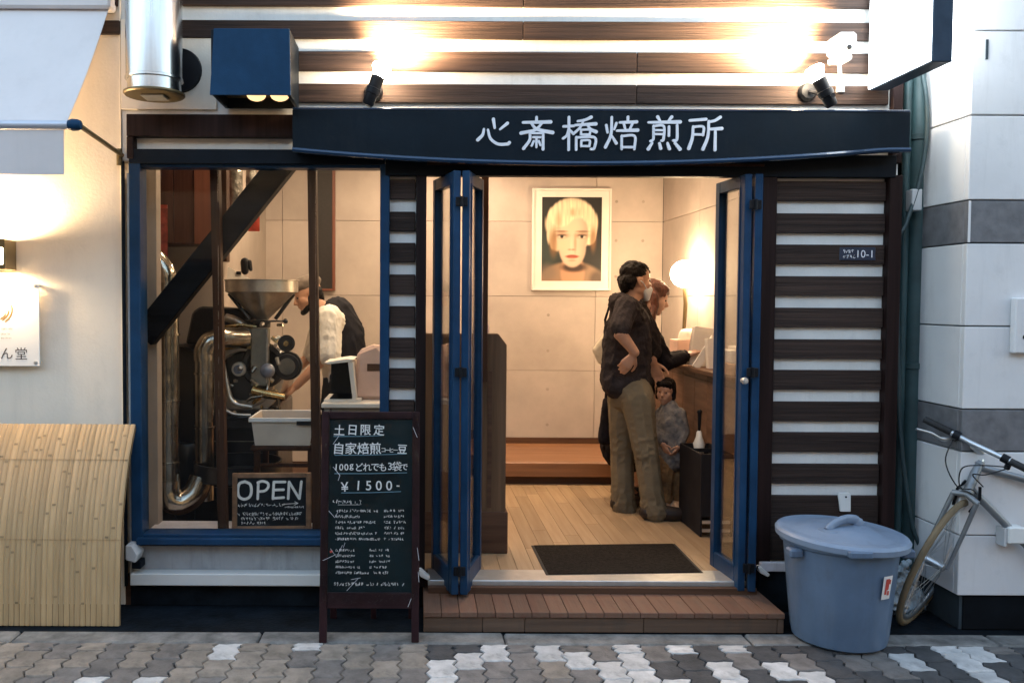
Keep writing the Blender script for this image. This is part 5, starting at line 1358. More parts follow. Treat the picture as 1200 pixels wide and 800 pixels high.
for pts in ([(391, 546), (399, 556), (397, 562)], [(386, 597), (393, 605), (397, 598)], [(388, 641), (395, 651), (402, 637)], [(379, 655), (394, 648)], [(405, 634), (403, 640)], [(407, 690), (420, 676)], [(478, 709), (482, 699)], [(489, 640), (491, 655)], [(490, 668), (491, 680)], [(484, 500), (489, 512)], [(391, 520), (398, 510)], [(412, 677), (423, 675)]):
    glints.ribbon([ku(*p) for p in pts], .0024, KF, True)
obj('wrap_glint', glints, 'lettering_white', ck)  # white strokes painted as glints on the plastic wrap
rs = MB(); q = ku(389, 645); rs.ribbon([(q.x - .006, q.y), (q.x + .006, q.y + .004)], .009, KF)
obj('red_sticker', rs, 'sticker_red', ck)

# ------------------------------------------------------------------ blue dustbin
bc = onfloor(982, 748, 0)
bn = thing('dustbin', 'blue round plastic dustbin with a lid at the right end of the step', 'bin', bc)
rb_, rt_ = .198, .252
def fl(r, a): return r * (1 + .006 * math.cos(a * 24))
prf = [(.0, .004), (rb_ - .02, .004), (rb_, .018), (rb_ + .005, .05), (rt_ - .012, .44), (rt_ + .004, .45), (rt_ + .006, .465), (rt_ - .004, .475)]
body = MB(); n = 96; vs = []
for r, z in prf:
    for k in range(n):
        a = 2 * math.pi * k / n; rr_ = r * (1 + (.008 * (1 if (k // 3) % 2 else -1) if .03 < z < .42 else 0)); vs.append((bc.x + rr_ * math.cos(a), bc.y + rr_ * math.sin(a), z))
body.add(vs, [(i * n + k, i * n + (k + 1) % n, (i + 1) * n + (k + 1) % n, (i + 1) * n + k) for i in range(len(prf) - 1) for k in range(n)])
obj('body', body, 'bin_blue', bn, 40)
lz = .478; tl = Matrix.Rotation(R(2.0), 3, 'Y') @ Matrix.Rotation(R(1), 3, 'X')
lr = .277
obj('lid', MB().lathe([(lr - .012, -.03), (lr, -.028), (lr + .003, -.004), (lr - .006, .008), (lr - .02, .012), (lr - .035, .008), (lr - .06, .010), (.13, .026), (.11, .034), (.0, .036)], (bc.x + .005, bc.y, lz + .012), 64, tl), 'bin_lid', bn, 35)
hd = [Vector((bc.x - .085, bc.y - .06, lz + .035)), Vector((bc.x - .06, bc.y - .055, lz + .062)), Vector((bc.x + .0, bc.y - .03, lz + .078)), Vector((bc.x + .06, bc.y + .0, lz + .070)), Vector((bc.x + .085, bc.y + .01, lz + .042))]
obj('handle', MB().tube(smoothpath(hd), [.030] * 4 + [.024] * 17 + [.030] * 4, 12, True, .6), 'bin_lid', bn, 60)
obj('handle_socket', MB().lathe([(.055, 0), (.05, .012), (.0, .014)], (bc.x - .075, bc.y - .06, lz + .032), 20), 'bin_lid', bn, 40)
obj('handle_socket', MB().lathe([(.045, 0), (.04, .012), (.0, .014)], (bc.x + .08, bc.y + .008, lz + .030), 20), 'bin_lid', bn, 40)
obj('lid_hinge', MB().box(bc.x - .10, bc.x - .0, bc.y - lr - .012, bc.y - lr + .02, lz - .025, lz + .006, .006), 'bin_blue', bn)
for a in (R(200), R(-20)):
    x_, y_ = bc.x + (rt_ + .012) * math.cos(a), bc.y + (rt_ + .012) * math.sin(a)
    obj('side_grip', MB().box(x_ - .03, x_ + .03, y_ - .03, y_ + .03, .405, .445, .008), 'bin_blue', bn)
def on_bin(az, z, w, h, off):
    r = rb_ + (rt_ - rb_) * (z - .05) / .39 + off; da = w / 2 / r; vs = []
    for j in (-1, 1):
        for i in range(5):
            a = az - da + 2 * da * i / 4; rr_ = r + (rt_ - rb_) / .39 * (h / 2 * j); vs.append((bc.x + rr_ * math.cos(a), bc.y + rr_ * math.sin(a), z + h / 2 * j))
    return vs, [(i, i + 1, 6 + i, 5 + i) for i in range(4)]
az = R(-66)
obj('sticker', MB().add(*on_bin(az, .31, .052, .105, .005)), 'sticker_white', bn)
sk = MB().add(*on_bin(az - .01, .325, .022, .05, .0062)).add(*on_bin(az + .05, .335, .012, .02, .0062)).add(*on_bin(az - .03, .295, .012, .03, .0062)).add(*on_bin(az + .04, .285, .012, .02, .0062))
obj('sticker_figure', sk, 'sticker_red', bn)
# white bracket on the slats above the lid
c = P(991, 588, -.04)
tb2 = thing('wall_tag', 'white plastic tag fixed to the slats just above the dustbin lid', 'tag', c)
obj('plate', MB().prism([(c.x - .022, c.z - .05), (c.x + .03, c.z - .05), (c.x + .028, c.z + .035), (c.x + .02, c.z + .045), (c.x - .03, c.z + .045), (c.x - .034, c.z + .035)], -.035, -.0235, .002), 'plastic_white', tb2)
obj('screw', MB().lathe([(0, .003), (.005, .002), (.005, 0)], (c.x + .003, -.0355, c.z + .025), 8, AX), 'black_metal', tb2, 40)
for px, py, lb in ((893, 668, 'small white door stop at the foot of the right folding door'), (497, 672, 'small white door stop beside the chalkboard at the left door')):
    c = P(px, py, -.07)
    ds = thing('door_stop', lb, 'door stop', c)
    obj('block', MB().prism([(c.x - .03, c.z + .02), (c.x - .018, c.z + .03), (c.x + .03, c.z - .012), (c.x + .02, c.z - .025), (c.x - .02, c.z - .005)], -.10, -.0605 if px > 600 else -.052, .004), 'plastic_white', ds)
    obj('pad', MB().ball((c.x - .022, -.08, c.z + .018), .010, 8), 'rubber', ds, 60)
# rubbish bag behind the bin
c = onfloor(1058, 722, 0)
rbag = thing('plastic_bag', 'crumpled clear plastic rubbish bag on the ground behind the dustbin', 'bag', (c.x, -.08, 0))
gm = MB().hull(((c.x - .05, -.08, .07), .065), ((c.x + .07, -.06, .06), .06)).hull(((c.x - .05, -.09, .14), .05), ((c.x + .04, -.06, .15), .055)).hull(((c.x + .01, -.08, .19), .03), ((c.x + .02, -.1, .24), .012))
sobj('bag', gm, 'poly_bag', rbag, voxel=.008, smooth=1, fold=(.05, .05, .05, 1.0, None))
obj('knot', MB().hull(((c.x + .02, -.1, .245), .010), ((c.x + .035, -.105, .265), .015), sub=1), 'poly_bag', rbag, 60)

# ------------------------------------------------------------------ bicycle
bk = thing('bicycle', 'silver bicycle with tan front tyre leaning against the white pillar', 'bicycle', onfloor(1100, 735, 0))
Yw = -.27
wc = P(1095, 659, Yw)                     # front hub
u = Vector((.74, .67, 0)).normalized()
upv = Vector((.46, .0, .888)); upv = (upv - u * upv.dot(u)).normalized(); nrm = u.cross(upv)
RW = .315
wc = Vector((wc.x, Yw, RW * upv.z + .012))
WM = Matrix(((u.x, upv.x, nrm.x, wc.x), (u.y, upv.y, nrm.y, wc.y), (u.z, upv.z, nrm.z, wc.z), (0, 0, 0, 1)))
def ring(R0, r, n=48, m=8, M=WM, fl_=1.):
    b = MB(); vs = []
    for i in range(n):
        a = 2 * math.pi * i / n
        for j in range(m):
            c_ = 2 * math.pi * j / m; vs.append(M @ Vector(((R0 + r * fl_ * math.cos(c_)) * math.cos(a), (R0 + r * fl_ * math.cos(c_)) * math.sin(a), r * math.sin(c_))))
    b.add(vs, [(i * m + j, ((i + 1) % n) * m + j, ((i + 1) % n) * m + (j + 1) % m, i * m + (j + 1) % m) for i in range(n) for j in range(m)]); return b
wh = obj('front_wheel', ring(RW, .0145), 'tyre_tan', bk, 60)
obj('tread', ring(RW + .012, .010, fl_=.7), 'tyre_tan', wh, 60)
obj('rim', ring(RW - .024, .011, fl_=1.2), 'bike_silver', wh, 60)
obj('hub', MB().tube([WM @ Vector((0, 0, -.05)), WM @ Vector((0, 0, -.04)), WM @ Vector((0, 0, .04)), WM @ Vector((0, 0, .05))], [.008, .02, .02, .008], 12), 'bike_silver', wh, 40)
sp = MB()
for k in range(28):
    a = 2 * math.pi * k / 28; a2 = a + (.25 if k % 2 else -.25); z = .035 if k % 4 < 2 else -.035
    sp.tube([WM @ Vector((.02 * math.cos(a2), .02 * math.sin(a2), z)), WM @ Vector(((RW - .03) * math.cos(a), (RW - .03) * math.sin(a), 0))], .0013, 4, False)
obj('spokes', sp, 'bike_silver', wh)
crown = WM @ Vector((.02, RW + .055, 0))
fk = MB()
for s in (-1, 1):
    fk.tube([WM @ Vector((0, 0, .056 * s)), WM @ Vector((.01, RW * .6, .054 * s)), WM @ Vector((.015, RW + .03, .05 * s))], [.008, .010, .0115], 10)
fk.tube([WM @ Vector((.015, RW + .03, -.055)), WM @ Vector((.018, RW + .05, 0)), WM @ Vector((.015, RW + .03, .055))], .014, 10)
obj('fork', fk, 'bike_frame', bk, 50)
br = MB()
for s in (-1, 1): br.tube([WM @ Vector((.04, RW - .03, .035 * s)), WM @ Vector((.045, RW + .05, .048 * s)), WM @ Vector((.045, RW + .10, .03 * s))], .007, 6)
obj('rim_brake', br, 'black_metal', bk, 50)
hd0 = crown; hd1 = P(1148, 541, -.30)
sdir_ = (hd1 - hd0).normalized()
obj('head_tube', MB().tube([hd0, hd1], .021, 12).tube([hd1 - sdir_ * .02, hd1 - sdir_ * .01], .026, 12).tube([hd0, hd0 + sdir_ * .012], .026, 12), 'bike_frame', bk, 40)
st1 = P(1141, 522, -.33)
obj('stem', MB().tube([hd1, hd1 + sdir_ * .04, st1], [.016, .016, .017], 10), 'bike_silver', bk, 40)
hbL, hbR = P(1083, 491, -.20), P(1208, 552, -.50)
hdir = (hbR - hbL).normalized(); HL = (hbR - hbL).length
obj('handlebar', MB().tube([hbL + hdir * .12, hbL + hdir * HL * .45 + Vector((0, 0, -.004)), hbR - hdir * .08], .0125, 10), 'bike_silver', bk, 40)
obj('grip', MB().tube([hbL, hbL + hdir * .125], .016, 10), 'rubber', bk, 40)
obj('grip', MB().tube([hbR - hdir * .085, hbR + hdir * .05], .016, 10), 'rubber', bk, 40)
lvL = [P(1119, 513, -.27), P(1104, 514, -.28), P(1090, 507, -.29), P(1074, 502.5, -.29)]
obj('brake_lever', MB().tube(smoothpath(lvL), [.011] * 7 + [.008] * 6 + [.006] * 6, 8), 'bike_silver', bk, 50)
obj('lever_clamp', MB().tube([hbL + hdir * .135, hbL + hdir * .165], .020, 10).tube([P(1124, 508, -.25), P(1118, 514, -.27)], .013, 8), 'black_metal', bk, 50)
obj('lever_clamp', MB().tube([hbR - hdir * .12, hbR - hdir * .09], .020, 10).tube([P(1183, 541, -.42), P(1180, 548, -.45)], .013, 8), 'black_metal', bk, 50)
dt1 = P(1235, 672, -.36)
obj('down_tube', MB().tube([hd0 + sdir_ * .03, dt1], .017, 12), 'bike_frame', bk, 40)
obj('top_tube', MB().tube([hd1 - sdir_ * .025, P(1200, 561, -.34), P(1245, 575, -.34)], .0165, 12), 'bike_frame', bk, 40)
cbl = MB()
cbl.tube(smoothpath([P(1118, 512, -.27), P(1108, 540, -.36), P(1122, 570, -.38), P(1140, 574, -.36), P(1150, 590, -.34)]), .003, 6)
cbl.tube(smoothpath([P(1180, 547, -.45), P(1150, 545, -.46), P(1128, 548, -.42), P(1124, 566, -.35), P(1132, 578, -.32)]), .003, 6)
cbl.tube(smoothpath([P(1180, 549, -.45), P(1155, 556, -.45), P(1140, 556, -.40), P(1152, 570, -.36)]), .003, 6)
obj('brake_cable', cbl, 'rubber', bk, 60)
# off-frame rear half so the machine is whole
rc = Vector((dt1.x + .35, -.42, RW)); st0 = P(1245, 575, -.34) + Vector((.08, 0, 0))
RM = Matrix(((1, .0, 0, rc.x), (0, .18, -.98, rc.y), (0, .98, .18, rc.z), (0, 0, 0, 1)))
rwh = obj('rear_wheel', ring(RW, .017, M=RM), 'tyre_tan', bk, 60)
obj('rim', ring(RW - .024, .011, fl_=1.2, M=RM), 'bike_silver', rwh, 60)
obj('seat_tube', MB().tube([dt1, st0, st0 + (st0 - dt1).normalized() * .14], .0165, 10), 'bike_frame', bk, 40)
obj('stays', MB().tube([dt1, rc], .009, 8).tube([st0, rc], .008, 8), 'bike_frame', bk, 40)
sd = st0 + (st0 - dt1).normalized() * .15
obj('saddle', MB().hull((sd + Vector((-.13, 0, .01)), .02), (sd + Vector((.1, -.05, .01)), .03), (sd + Vector((.1, .05, .01)), .03)), 'rubber', bk, 60)
obj('crank', MB().tube([dt1, dt1 + Vector((-.08, -.06, -.14))], .011, 8).box(dt1.x - .13, dt1.x - .04, dt1.y - .15, dt1.y - .06, dt1.z - .16, dt1.z - .14), 'bike_silver', bk, 40)
# low pipe end by the wheel
c0, c1 = P(1112, 672, -.12), P(1158, 703, -.24)
elb = thing('drain_elbow', 'dark round pipe end lying at the foot of the pillar behind the wheel', 'pipe', (c0.x, -.15, 0))
obj('pipe', MB().tube([c0 + Vector((0, .2, .02)), c0, c1], [.045, .045, .04], 14), 'plinth_black', elb, 40)
obj('collar', MB().tube([c0.lerp(c1, .1), c0.lerp(c1, .2)], .052, 14), 'plinth_black', elb, 40)
# ================================================================== people
def basis(f, u):
    f = Vector(f).normalized(); u = Vector(u); u = (u - f * u.dot(f)).normalized(); s = u.cross(f)
    return f, s, u, Matrix(((f.x, s.x, u.x), (f.y, s.y, u.y), (f.z, s.z, u.z)))
def head_shapes(b, c, f, u, k=1., ears=True):
    f, s, u, M = basis(f, u); L = lambda a, q, h: c + (f * a + s * q + u * h) * k
    b.ball(L(-.008, 0, .028), Vector((.094, .074, .090)) * k, 20, M)
    b.hull((L(.045, .03, -.02), .035 * k), (L(.045, -.03, -.02), .035 * k), (L(.062, .0, -.092), .022 * k), (L(.0, .045, -.06), .024 * k), (L(.0, -.045, -.06), .024 * k))
    b.hull((L(.078, 0, .012), .010 * k), (L(.104, 0, -.022), .012 * k), (L(.086, 0, -.03), .014 * k))          # nose
    b.hull((L(.074, .022, .022), .012 * k), (L(.074, -.022, .022), .012 * k))                                     # brow
    b.hull((L(.084, .018, -.055), .009 * k), (L(.084, -.018, -.055), .009 * k))                                 # lips
    if ears:
        for q in (-1, 1): b.ball(L(-.012, .076 * q, -.008), Vector((.019, .009, .032)) * k, 10, M)
    return L, (f, s, u, M)
def hand_shapes(b, w, d, n, t, k=1., curl=.35, spread=.0):
    d = Vector(d).normalized(); n = Vector(n); n = (n - d * n.dot(d)).normalized(); t = Vector(t); t = (t - d * t.dot(d) - n * t.dot(n)).normalized()
    b.hull((w, .022 * k), (w + (d * .085 + t * .030) * k, .013 * k), (w + (d * .088 + t * .010) * k, .014 * k), (w + (d * .086 - t * .012) * k, .013 * k), (w + (d * .078 - t * .030) * k, .012 * k))
    for i, Ln in enumerate((.072, .080, .074, .058)):
        p = w + (d * (.088 - .004 * abs(i - 1)) + t * (.031 - .0205 * i)) * k; a = curl * (.6 + .18 * i)
        dd = (d + t * spread * (1.5 - i)).normalized(); r = (.0088 if i < 3 else .0076) * k
        for q, fr in enumerate((.45, .31, .24)):
            dd2 = (dd * math.cos(a) + n * math.sin(a)).normalized(); p2 = p + dd2 * Ln * fr * k
            b.hull((p, r), (p2, r * .92)); p = p2; r *= .92; a += curl * .9
    p = w + (d * .022 + t * .024) * k; p1 = p + (d * .6 + t * .62 + n * .3).normalized() * .042 * k; p2 = p1 + (d * .85 + t * .25 + n * .4).normalized() * .034 * k; p3 = p2 + (d + n * .4).normalized() * .024 * k
    b.hull((p, .014 * k), (p1, .0105 * k)).hull((p1, .0105 * k), (p2, .0095 * k)).hull((p2, .0095 * k), (p3, .008 * k))
def eyes(o, L, k=1.):
    for q in (-1, 1): obj('eye', MB().ball(L(.0765, .031 * q, .006), .0075 * k, 10), 'print_eye', o, 60)
V = Vector
# --- man in the dark hoodie
Ym = 1.24; Yn, Yf = 1.13, 1.36
man = thing('person', 'standing man in a dark hooded jacket and khaki trousers with one hand on his hip', 'person', (P(745, 600, Ym).x, Ym, FZ))
hcn = P(745.5, 329, Ym)
b = MB(); L, fr = head_shapes(b, hcn, (.95, .28, -.06), (.10, 0, 1), 1.02)
f, s, u, M = fr
neck = P(739, 356, Ym)
b.hull((hcn - u * .06 - f * .01, .055), (neck, .062))
chest, waist, pel = P(735, 383, Ym), P(735, 425, Ym), P(738, 458, Ym)
b.hull((neck + V((0, 0, -.03)), .07), (chest, .125)).hull((chest, .11), (waist, .10)).hull((waist, .10), (pel, .10))
shN, elN, wrN = P(734, 360, Yn - .04), P(727, 391, Yn - .14), P(744, 413, Yn - .13)
shF, elF, wrF = P(742, 358, Yf + .06), P(762, 392, Yf + .1), P(765, 425, Yf + .06)
b.hull((chest + V((0, 0, .06)), .09), (shN, .062)).hull((shN, .055), (elN, .044)).hull((elN, .043), (wrN, .029))
b.hull((chest + V((0, 0, .06)), .09), (shF, .062)).hull((shF, .055), (elF, .044)).hull((elF, .043), (wrF, .029))
hand_shapes(b, wrN + V((-.005, .01, -.012)), V((-.50, .25, -.80)), V((.1, 1, .1)), V((.85, 0, -.5)), 1., .42)
hand_shapes(b, wrF, V((.35, .0, -.9)), V((0, -1, 0)), V((1, 0, .3)), 1., .3)
legN = [(P(747, 470, Yn + .03), .080), (P(757, 530, Yn), .055), (P(764, 594, Yn), .042)]
legF = [(P(731, 468, Yf - .04), .080), (P(729, 530, Yf), .055), (P(729, 588, Yf), .042)]
for lg in (legN, legF): b.chain((pel, .09), *lg)
def foot(b, ank, toe, r=.042, grow=0.):
    heel = V((ank.x - .03, ank.y, FZ + r + .004)); tp = V((toe.x, toe.y, FZ + r * .72 + .004)); ball_ = heel.lerp(tp, .68); ball_.z = FZ + r * .9
    b.hull((ank, r * 1.05 + grow), (heel, r + grow)).hull((heel, r + grow), (ball_, r * .95 + grow)).hull((ball_, r * .95 + grow), (tp, r * .7 + grow)).hull((ank + V((.02, 0, -.02)), r * .9 + grow), (ball_, r * .8 + grow))
toeN, toeF = V((legN[2][0].x + .205, Yn - .02, 0)), V((legF[2][0].x + .12, Yf + .12, 0))
foot(b, legN[2][0], toeN); foot(b, legF[2][0], toeF)
sobj('body', b, 'skin', man, voxel=.0065, smooth=3)
eyes(man, L)
hr = MB()
hr.ball(L(-.022, 0, .050), V((.094, .0795, .078)), 20, M)
hr.hull((L(-.07, .03, .0), .045), (L(-.07, -.03, .0), .045), (L(-.075, 0, -.05), .036)).hull((L(.02, .042, .088), .030), (L(.045, .030, .088), .015), (L(.045, -.030, .088), .015), (L(.0, -.042, .088), .03)).hull((L(.05, .03, .080), .016), (L(.083, .026, .052), .007), (L(.086, -.01, .055), .007), (L(.05, -.03, .080), .016))
for q in (-1, 1): hr.hull((L(-.01, .066 * q, .045), .016), (L(.02, .064 * q, .045), .012)).hull((L(-.05, .060 * q, .0), .020), (L(-.055, .052 * q, -.04), .018))
sobj('hair', hr, 'hair_black', man, voxel=.006, smooth=1, disp=.014, dscale=.02)
mk = MB().hull((L(.094, 0, -.040), .016), (L(.08, .03, -.05), .022), (L(.08, -.03, -.05), .022), (L(.075, .018, -.105), .02), (L(.075, -.018, -.105), .02), (L(.035, .05, -.06), .016), (L(.035, -.05, -.06), .016))
mk.tube([L(.04, -.064, -.045), L(.0, -.084, -.01), L(-.02, -.088, .0)], .003, 6)
obj('face_mask', mk, 'mask', man, 60)
j = MB()
j.hull((neck + V((-.01, 0, -.03)), .095), (P(731, 388, Ym), .128), (P(741, 385, Ym), .126)).hull((P(731, 388, Ym), .128), (P(740, 388, Ym), .126), (P(727, 432, Ym), .120), (P(740, 432, Ym), .118)).hull((P(727, 432, Ym), .120), (P(740, 432, Ym), .118), (P(726, 447, Ym), .122), (P(742, 452, Ym), .118))
j.hull((chest + V((0, -.06, .07)), .10), (shN, .078)).chain((shN, .076), (P(729, 374, Yn - .09), .070), (P(727, 384, Yn - .125), .066))
j.hull((chest + V((0, .06, .07)), .10), (shF, .078)).chain((shF, .076), (elF, .066), (P(765, 412, Yf + .08), .058))
j.hull((P(729, 352, Ym - .06), .045), (P(722, 356, Ym), .05), (P(729, 350, Ym + .07), .045)).hull((P(722, 352, Ym), .048), (P(724, 366, Ym), .05)).hull((P(729, 351, Ym - .06), .040), (P(748, 357, Ym - .06), .028)).hull((P(729, 350, Ym + .07), .04), (P(749, 356, Ym + .05), .028))
zh = P(735, 462, Ym).z
sobj('hoodie', j, 'hoodie', man, voxel=.008, smooth=4, fold=(.016, .10, .075, 2.2, lambda c: .25 + .75 * min(1, max(0, (c.z - zh) / .10)) if c.y > Yn - .02 else .5))
ck_ = MB()
for Yq, pts in ((Yn - .125, (727, 384)),): ck_.tube([P(716, 382, Yq), P(722, 386, Yq)], .01, 6)
tr_ = MB()
tr_.hull((pel + V((0, 0, .06)), .120), (pel + V((0, 0, .03)), .130), (legN[0][0] + V((0, .02, .02)), .112), (legF[0][0] + V((0, -.02, .02)), .112))
for lg, an in ((legN, P(766, 597, Yn)), (legF, P(730, 592, Yf))):
    k0, k1 = lg[0][0], lg[1][0]
    tr_.chain((k0, .108), (k0.lerp(k1, .5), .090), (k1, .077), (k1.lerp(an, .5), .075), (an, .076))
    tr_.hull((an.lerp(k1, .02) + V((.015, 0, -.02)), .076), (an.lerp(k1, .12), .08))
zk, za = legN[1][0].z, FZ + .08
sobj('trousers', tr_, 'khaki', man, voxel=.007, smooth=4, fold=(.0105, .10, .05, 1.4, lambda c: .35 + .65 * math.exp(-((c.z - zk) / .13) ** 2) + .8 * math.exp(-((c.z - za) / .10) ** 2)))
sh = MB()
foot(sh, legN[2][0] + V((0, 0, -.03)), toeN, .046, .006); foot(sh, legF[2][0] + V((0, 0, -.03)), toeF, .046, .006)
so = sobj('shoes', sh, 'shoe', man, voxel=.007, smooth=3)
# --- woman behind him
Yw_ = 1.66
wo = thing('person', 'long-haired woman in a dark coat reaching over the shop counter', 'person', (P(742, 590, Yw_).x, Yw_, FZ))
hcw = P(767, 349, Yw_)
b = MB(); L, fr = head_shapes(b, hcw, (.93, -.10, -.35), (.36, 0, .93), .96); f, s, u, M = fr
neck = P(755, 374, Yw_)
b.hull((hcw - u * .06, .045), (neck, .05))
chest, waist, pel = P(748, 400, Yw_), P(742, 430, Yw_), P(740, 460, Yw_)
b.chain((neck + V((0, 0, -.02)), .06), (chest, .11), (waist, .10), (pel, .12))
shN, elN, wrN = P(762, 395, Yw_ - .15), P(779, 424, Yw_ - .16), P(803, 417, Yw_ - .10)
shF, elF, wrF = P(756, 392, Yw_ + .15), P(778, 424, Yw_ + .18), P(800, 421, Yw_ + .12)
for a, e_, w in ((shN, elN, wrN), (shF, elF, wrF)): b.hull((chest + V((0, 0, .05)), .08), (a, .05)).hull((a, .05), (e_, .04)).hull((e_, .038), (w, .025))
hand_shapes(b, wrN, V((.9, .1, .38)), V((.3, .2, -.9)), V((0, 1, .2)), .92, .3)
hand_shapes(b, wrF, V((.9, .0, .1)), V((0, 0, -1)), V((0, -1, .0)), .92, .25)
lg1 = [(P(733, 470, Yw_ - .08), .09), (P(734, 530, Yw_ - .08), .06), (P(735, 572, Yw_ - .08), .04)]
lg2 = [(P(748, 470, Yw_ + .08), .09), (P(749, 528, Yw_ + .08), .06), (P(750, 568, Yw_ + .08), .04)]
for lg in (lg1, lg2): b.chain((pel, .11), *lg)
for lg in (lg1, lg2): foot(b, lg[2][0], V((lg[2][0].x + .14, lg[2][0].y, 0)), .036)
sobj('body', b, 'skin_pale', wo, voxel=.0065, smooth=3); eyes(wo, L, .9)
hr = MB(); hr.ball(L(-.02, 0, .045), V((.102, .086, .088)) * .98, 18, M)
for q in (-1, 1): hr.chain((L(-.02, .07 * q, .02), .03), (L(.012, .075 * q, -.06), .028), (L(.02, .08 * q, -.16), .034), (L(.01, .085 * q, -.26), .026))
hr.chain((L(-.08, 0, .0), .05), (L(-.09, 0, -.1), .06), (L(-.10, 0, -.26), .055)).hull((L(.04, .04, .085), .025), (L(.07, 0, .07), .02), (L(.04, -.04, .085), .025))
sobj('hair', hr, 'hair_red', wo, voxel=.008, smooth=2, disp=.016, dscale=.03)
j = MB()
j.chain((neck + V((0, 0, -.03)), .075), (chest, .15), (waist, .145), (P(738, 470, Yw_), .165), (P(735, 522, Yw_), .185))
for a, e_, w in ((shN, elN, wrN), (shF, elF, wrF)): j.hull((chest + V((0, 0, .04)), .10), (a, .075)).hull((a, .075), (e_, .062)).hull((e_, .060), (e_.lerp(w, .88), .046))
sobj('coat', j, 'coat', wo, voxel=.009, smooth=4, fold=(.016, .12, .10, 1.5, None))
sh = MB()
for lg in (lg1, lg2): foot(sh, lg[2][0] + V((0, 0, -.03)), V((lg[2][0].x + .14, lg[2][0].y, 0)), .04, .005)
sobj('shoes', sh, 'shoe', wo, voxel=.008, smooth=3)
c = P(700, 412, Yw_ - .12)
tg = thing('tote_bag', 'cream canvas bag hanging at the back of the man in the hoodie', 'bag', c)
g_b = MB().hull((P(711, 393, 1.5), .025), (P(712, 420, 1.5), .03), (P(697, 410, 1.5), .02), (P(704, 424, 1.5), .02))
sobj('bag', g_b, 'bag_canvas', tg, voxel=.009, smooth=3, disp=.01, dscale=.05)
obj('strap', MB().tube([P(711, 392, 1.5), P(709, 375, 1.52), P(714, 359, 1.54), P(728, 352, 1.56)], .012, 8, True, .5), 'coat', tg, 60)
hb_ = thing('shoulder_bag', 'black bag hanging low behind the man in khaki trousers', 'bag', P(706, 520, 1.55))
sobj('bag', MB().hull((P(711, 470, 1.53), .03), (P(708, 514, 1.53), .045), (P(716, 514, 1.53), .05), (P(714, 470, 1.53), .04)), 'coat', hb_, voxel=.009, smooth=3, disp=.012, dscale=.05)
obj('handle', MB().tube([P(710, 466, 1.53), P(712, 440, 1.54), P(718, 430, 1.56)], .010, 8), 'coat', hb_, 60)
# --- child
Yc = 1.42
ch = thing('person', 'small child in a patterned top and brown trousers standing beside the counter', 'person', (P(785, 580, Yc).x, Yc, FZ))
hcc = P(780, 459, Yc); k = .74
b = MB(); L, fr = head_shapes(b, hcc, (-.55, -.83, -.05), (.05, 0, 1), k); f, s, u, M = fr
neck = P(784, 475, Yc); pel = P(786, 530, Yc)
b.hull((hcc - u * .05, .035), (neck, .035)).chain((neck, .045), (P(786, 492, Yc), .075), (P(786, 512, Yc), .075), (pel, .08))
aN = [P(795, 485, Yc - .05), P(801, 505, Yc - .07), P(795, 523, Yc - .11)]
aF = [P(776, 485, Yc + .03), P(772, 505, Yc + .0), P(777, 520, Yc - .08)]
for a in (aN, aF): b.chain((P(786, 485, Yc), .05), (a[0], .034), (a[1], .027), (a[2], .02))
hand_shapes(b, aN[2], V((-.5, -.3, -.7)), V((-.6, .4, 0)), V((0, -1, 0)), .55, .4)
hand_shapes(b, aF[2], V((.3, -.3, -.8)), V((.6, .4, 0)), V((0, -1, 0)), .55, .4)
l1c = [(P(780, 540, Yc - .02), .058), (P(779, 565, Yc - .03), .042), (P(779, 586, Yc - .03), .03)]
l2c = [(P(792, 540, Yc + .02), .058), (P(793, 563, Yc + .0), .042), (P(794, 583, Yc), .03)]
for lg in (l1c, l2c): b.chain((pel, .07), *lg)
for lg in (l1c, l2c): foot(b, lg[2][0], V((lg[2][0].x - .03, lg[2][0].y - .09, 0)), .026)
sobj('body', b, 'skin', ch, voxel=.005, smooth=3); eyes(ch, L, k)
hr = MB(); hr.ball(L(-.02, 0, .05), V((.100, .084, .082)) * k, 16, M)
hr.hull((L(-.07, .03, .0), .045 * k), (L(-.07, -.03, .0), .045 * k), (L(-.07, 0, -.05), .04 * k)).hull((L(.05, .05, .08), .025 * k), (L(.07, 0, .078), .022 * k), (L(.05, -.05, .08), .025 * k))
for q in (-1, 1): hr.hull((L(-.01, .068 * q, .03), .026 * k), (L(.0, .07 * q, -.05), .022 * k))
sobj('hair', hr, 'hair_black', ch, voxel=.006, smooth=2, disp=.010, dscale=.02)
j = MB(); j.chain((neck + V((0, 0, -.01)), .058), (P(786, 492, Yc), .095), (P(786, 515, Yc), .10), (P(787, 536, Yc), .108))
for a in (aN, aF): j.hull((P(786, 486, Yc), .06), (a[0], .05)).hull((a[0], .05), (a[1], .042)).hull((a[1], .042), (a[1].lerp(a[2], .8), .032))
sobj('top', j, 'child_top', ch, voxel=.006, smooth=4, fold=(.007, .07, .05, 1.5, None))
t2 = MB(); t2.hull((pel, .085), (l1c[0][0], .066), (l2c[0][0], .066))
for lg in (l1c, l2c): t2.chain((lg[0][0], .068), (lg[1][0], .056), (lg[2][0] + V((0, 0, .01)), .05))
sobj('trousers', t2, 'child_trousers', ch, voxel=.006, smooth=4, fold=(.007, .07, .035, 1.0, None))
sh = MB()
for lg in (l1c, l2c): foot(sh, lg[2][0] + V((0, 0, -.01)), V((lg[2][0].x - .03, lg[2][0].y - .09, 0)), .03, .004)
sobj('shoes', sh, 'paper_kraft', ch, voxel=.006, smooth=2)
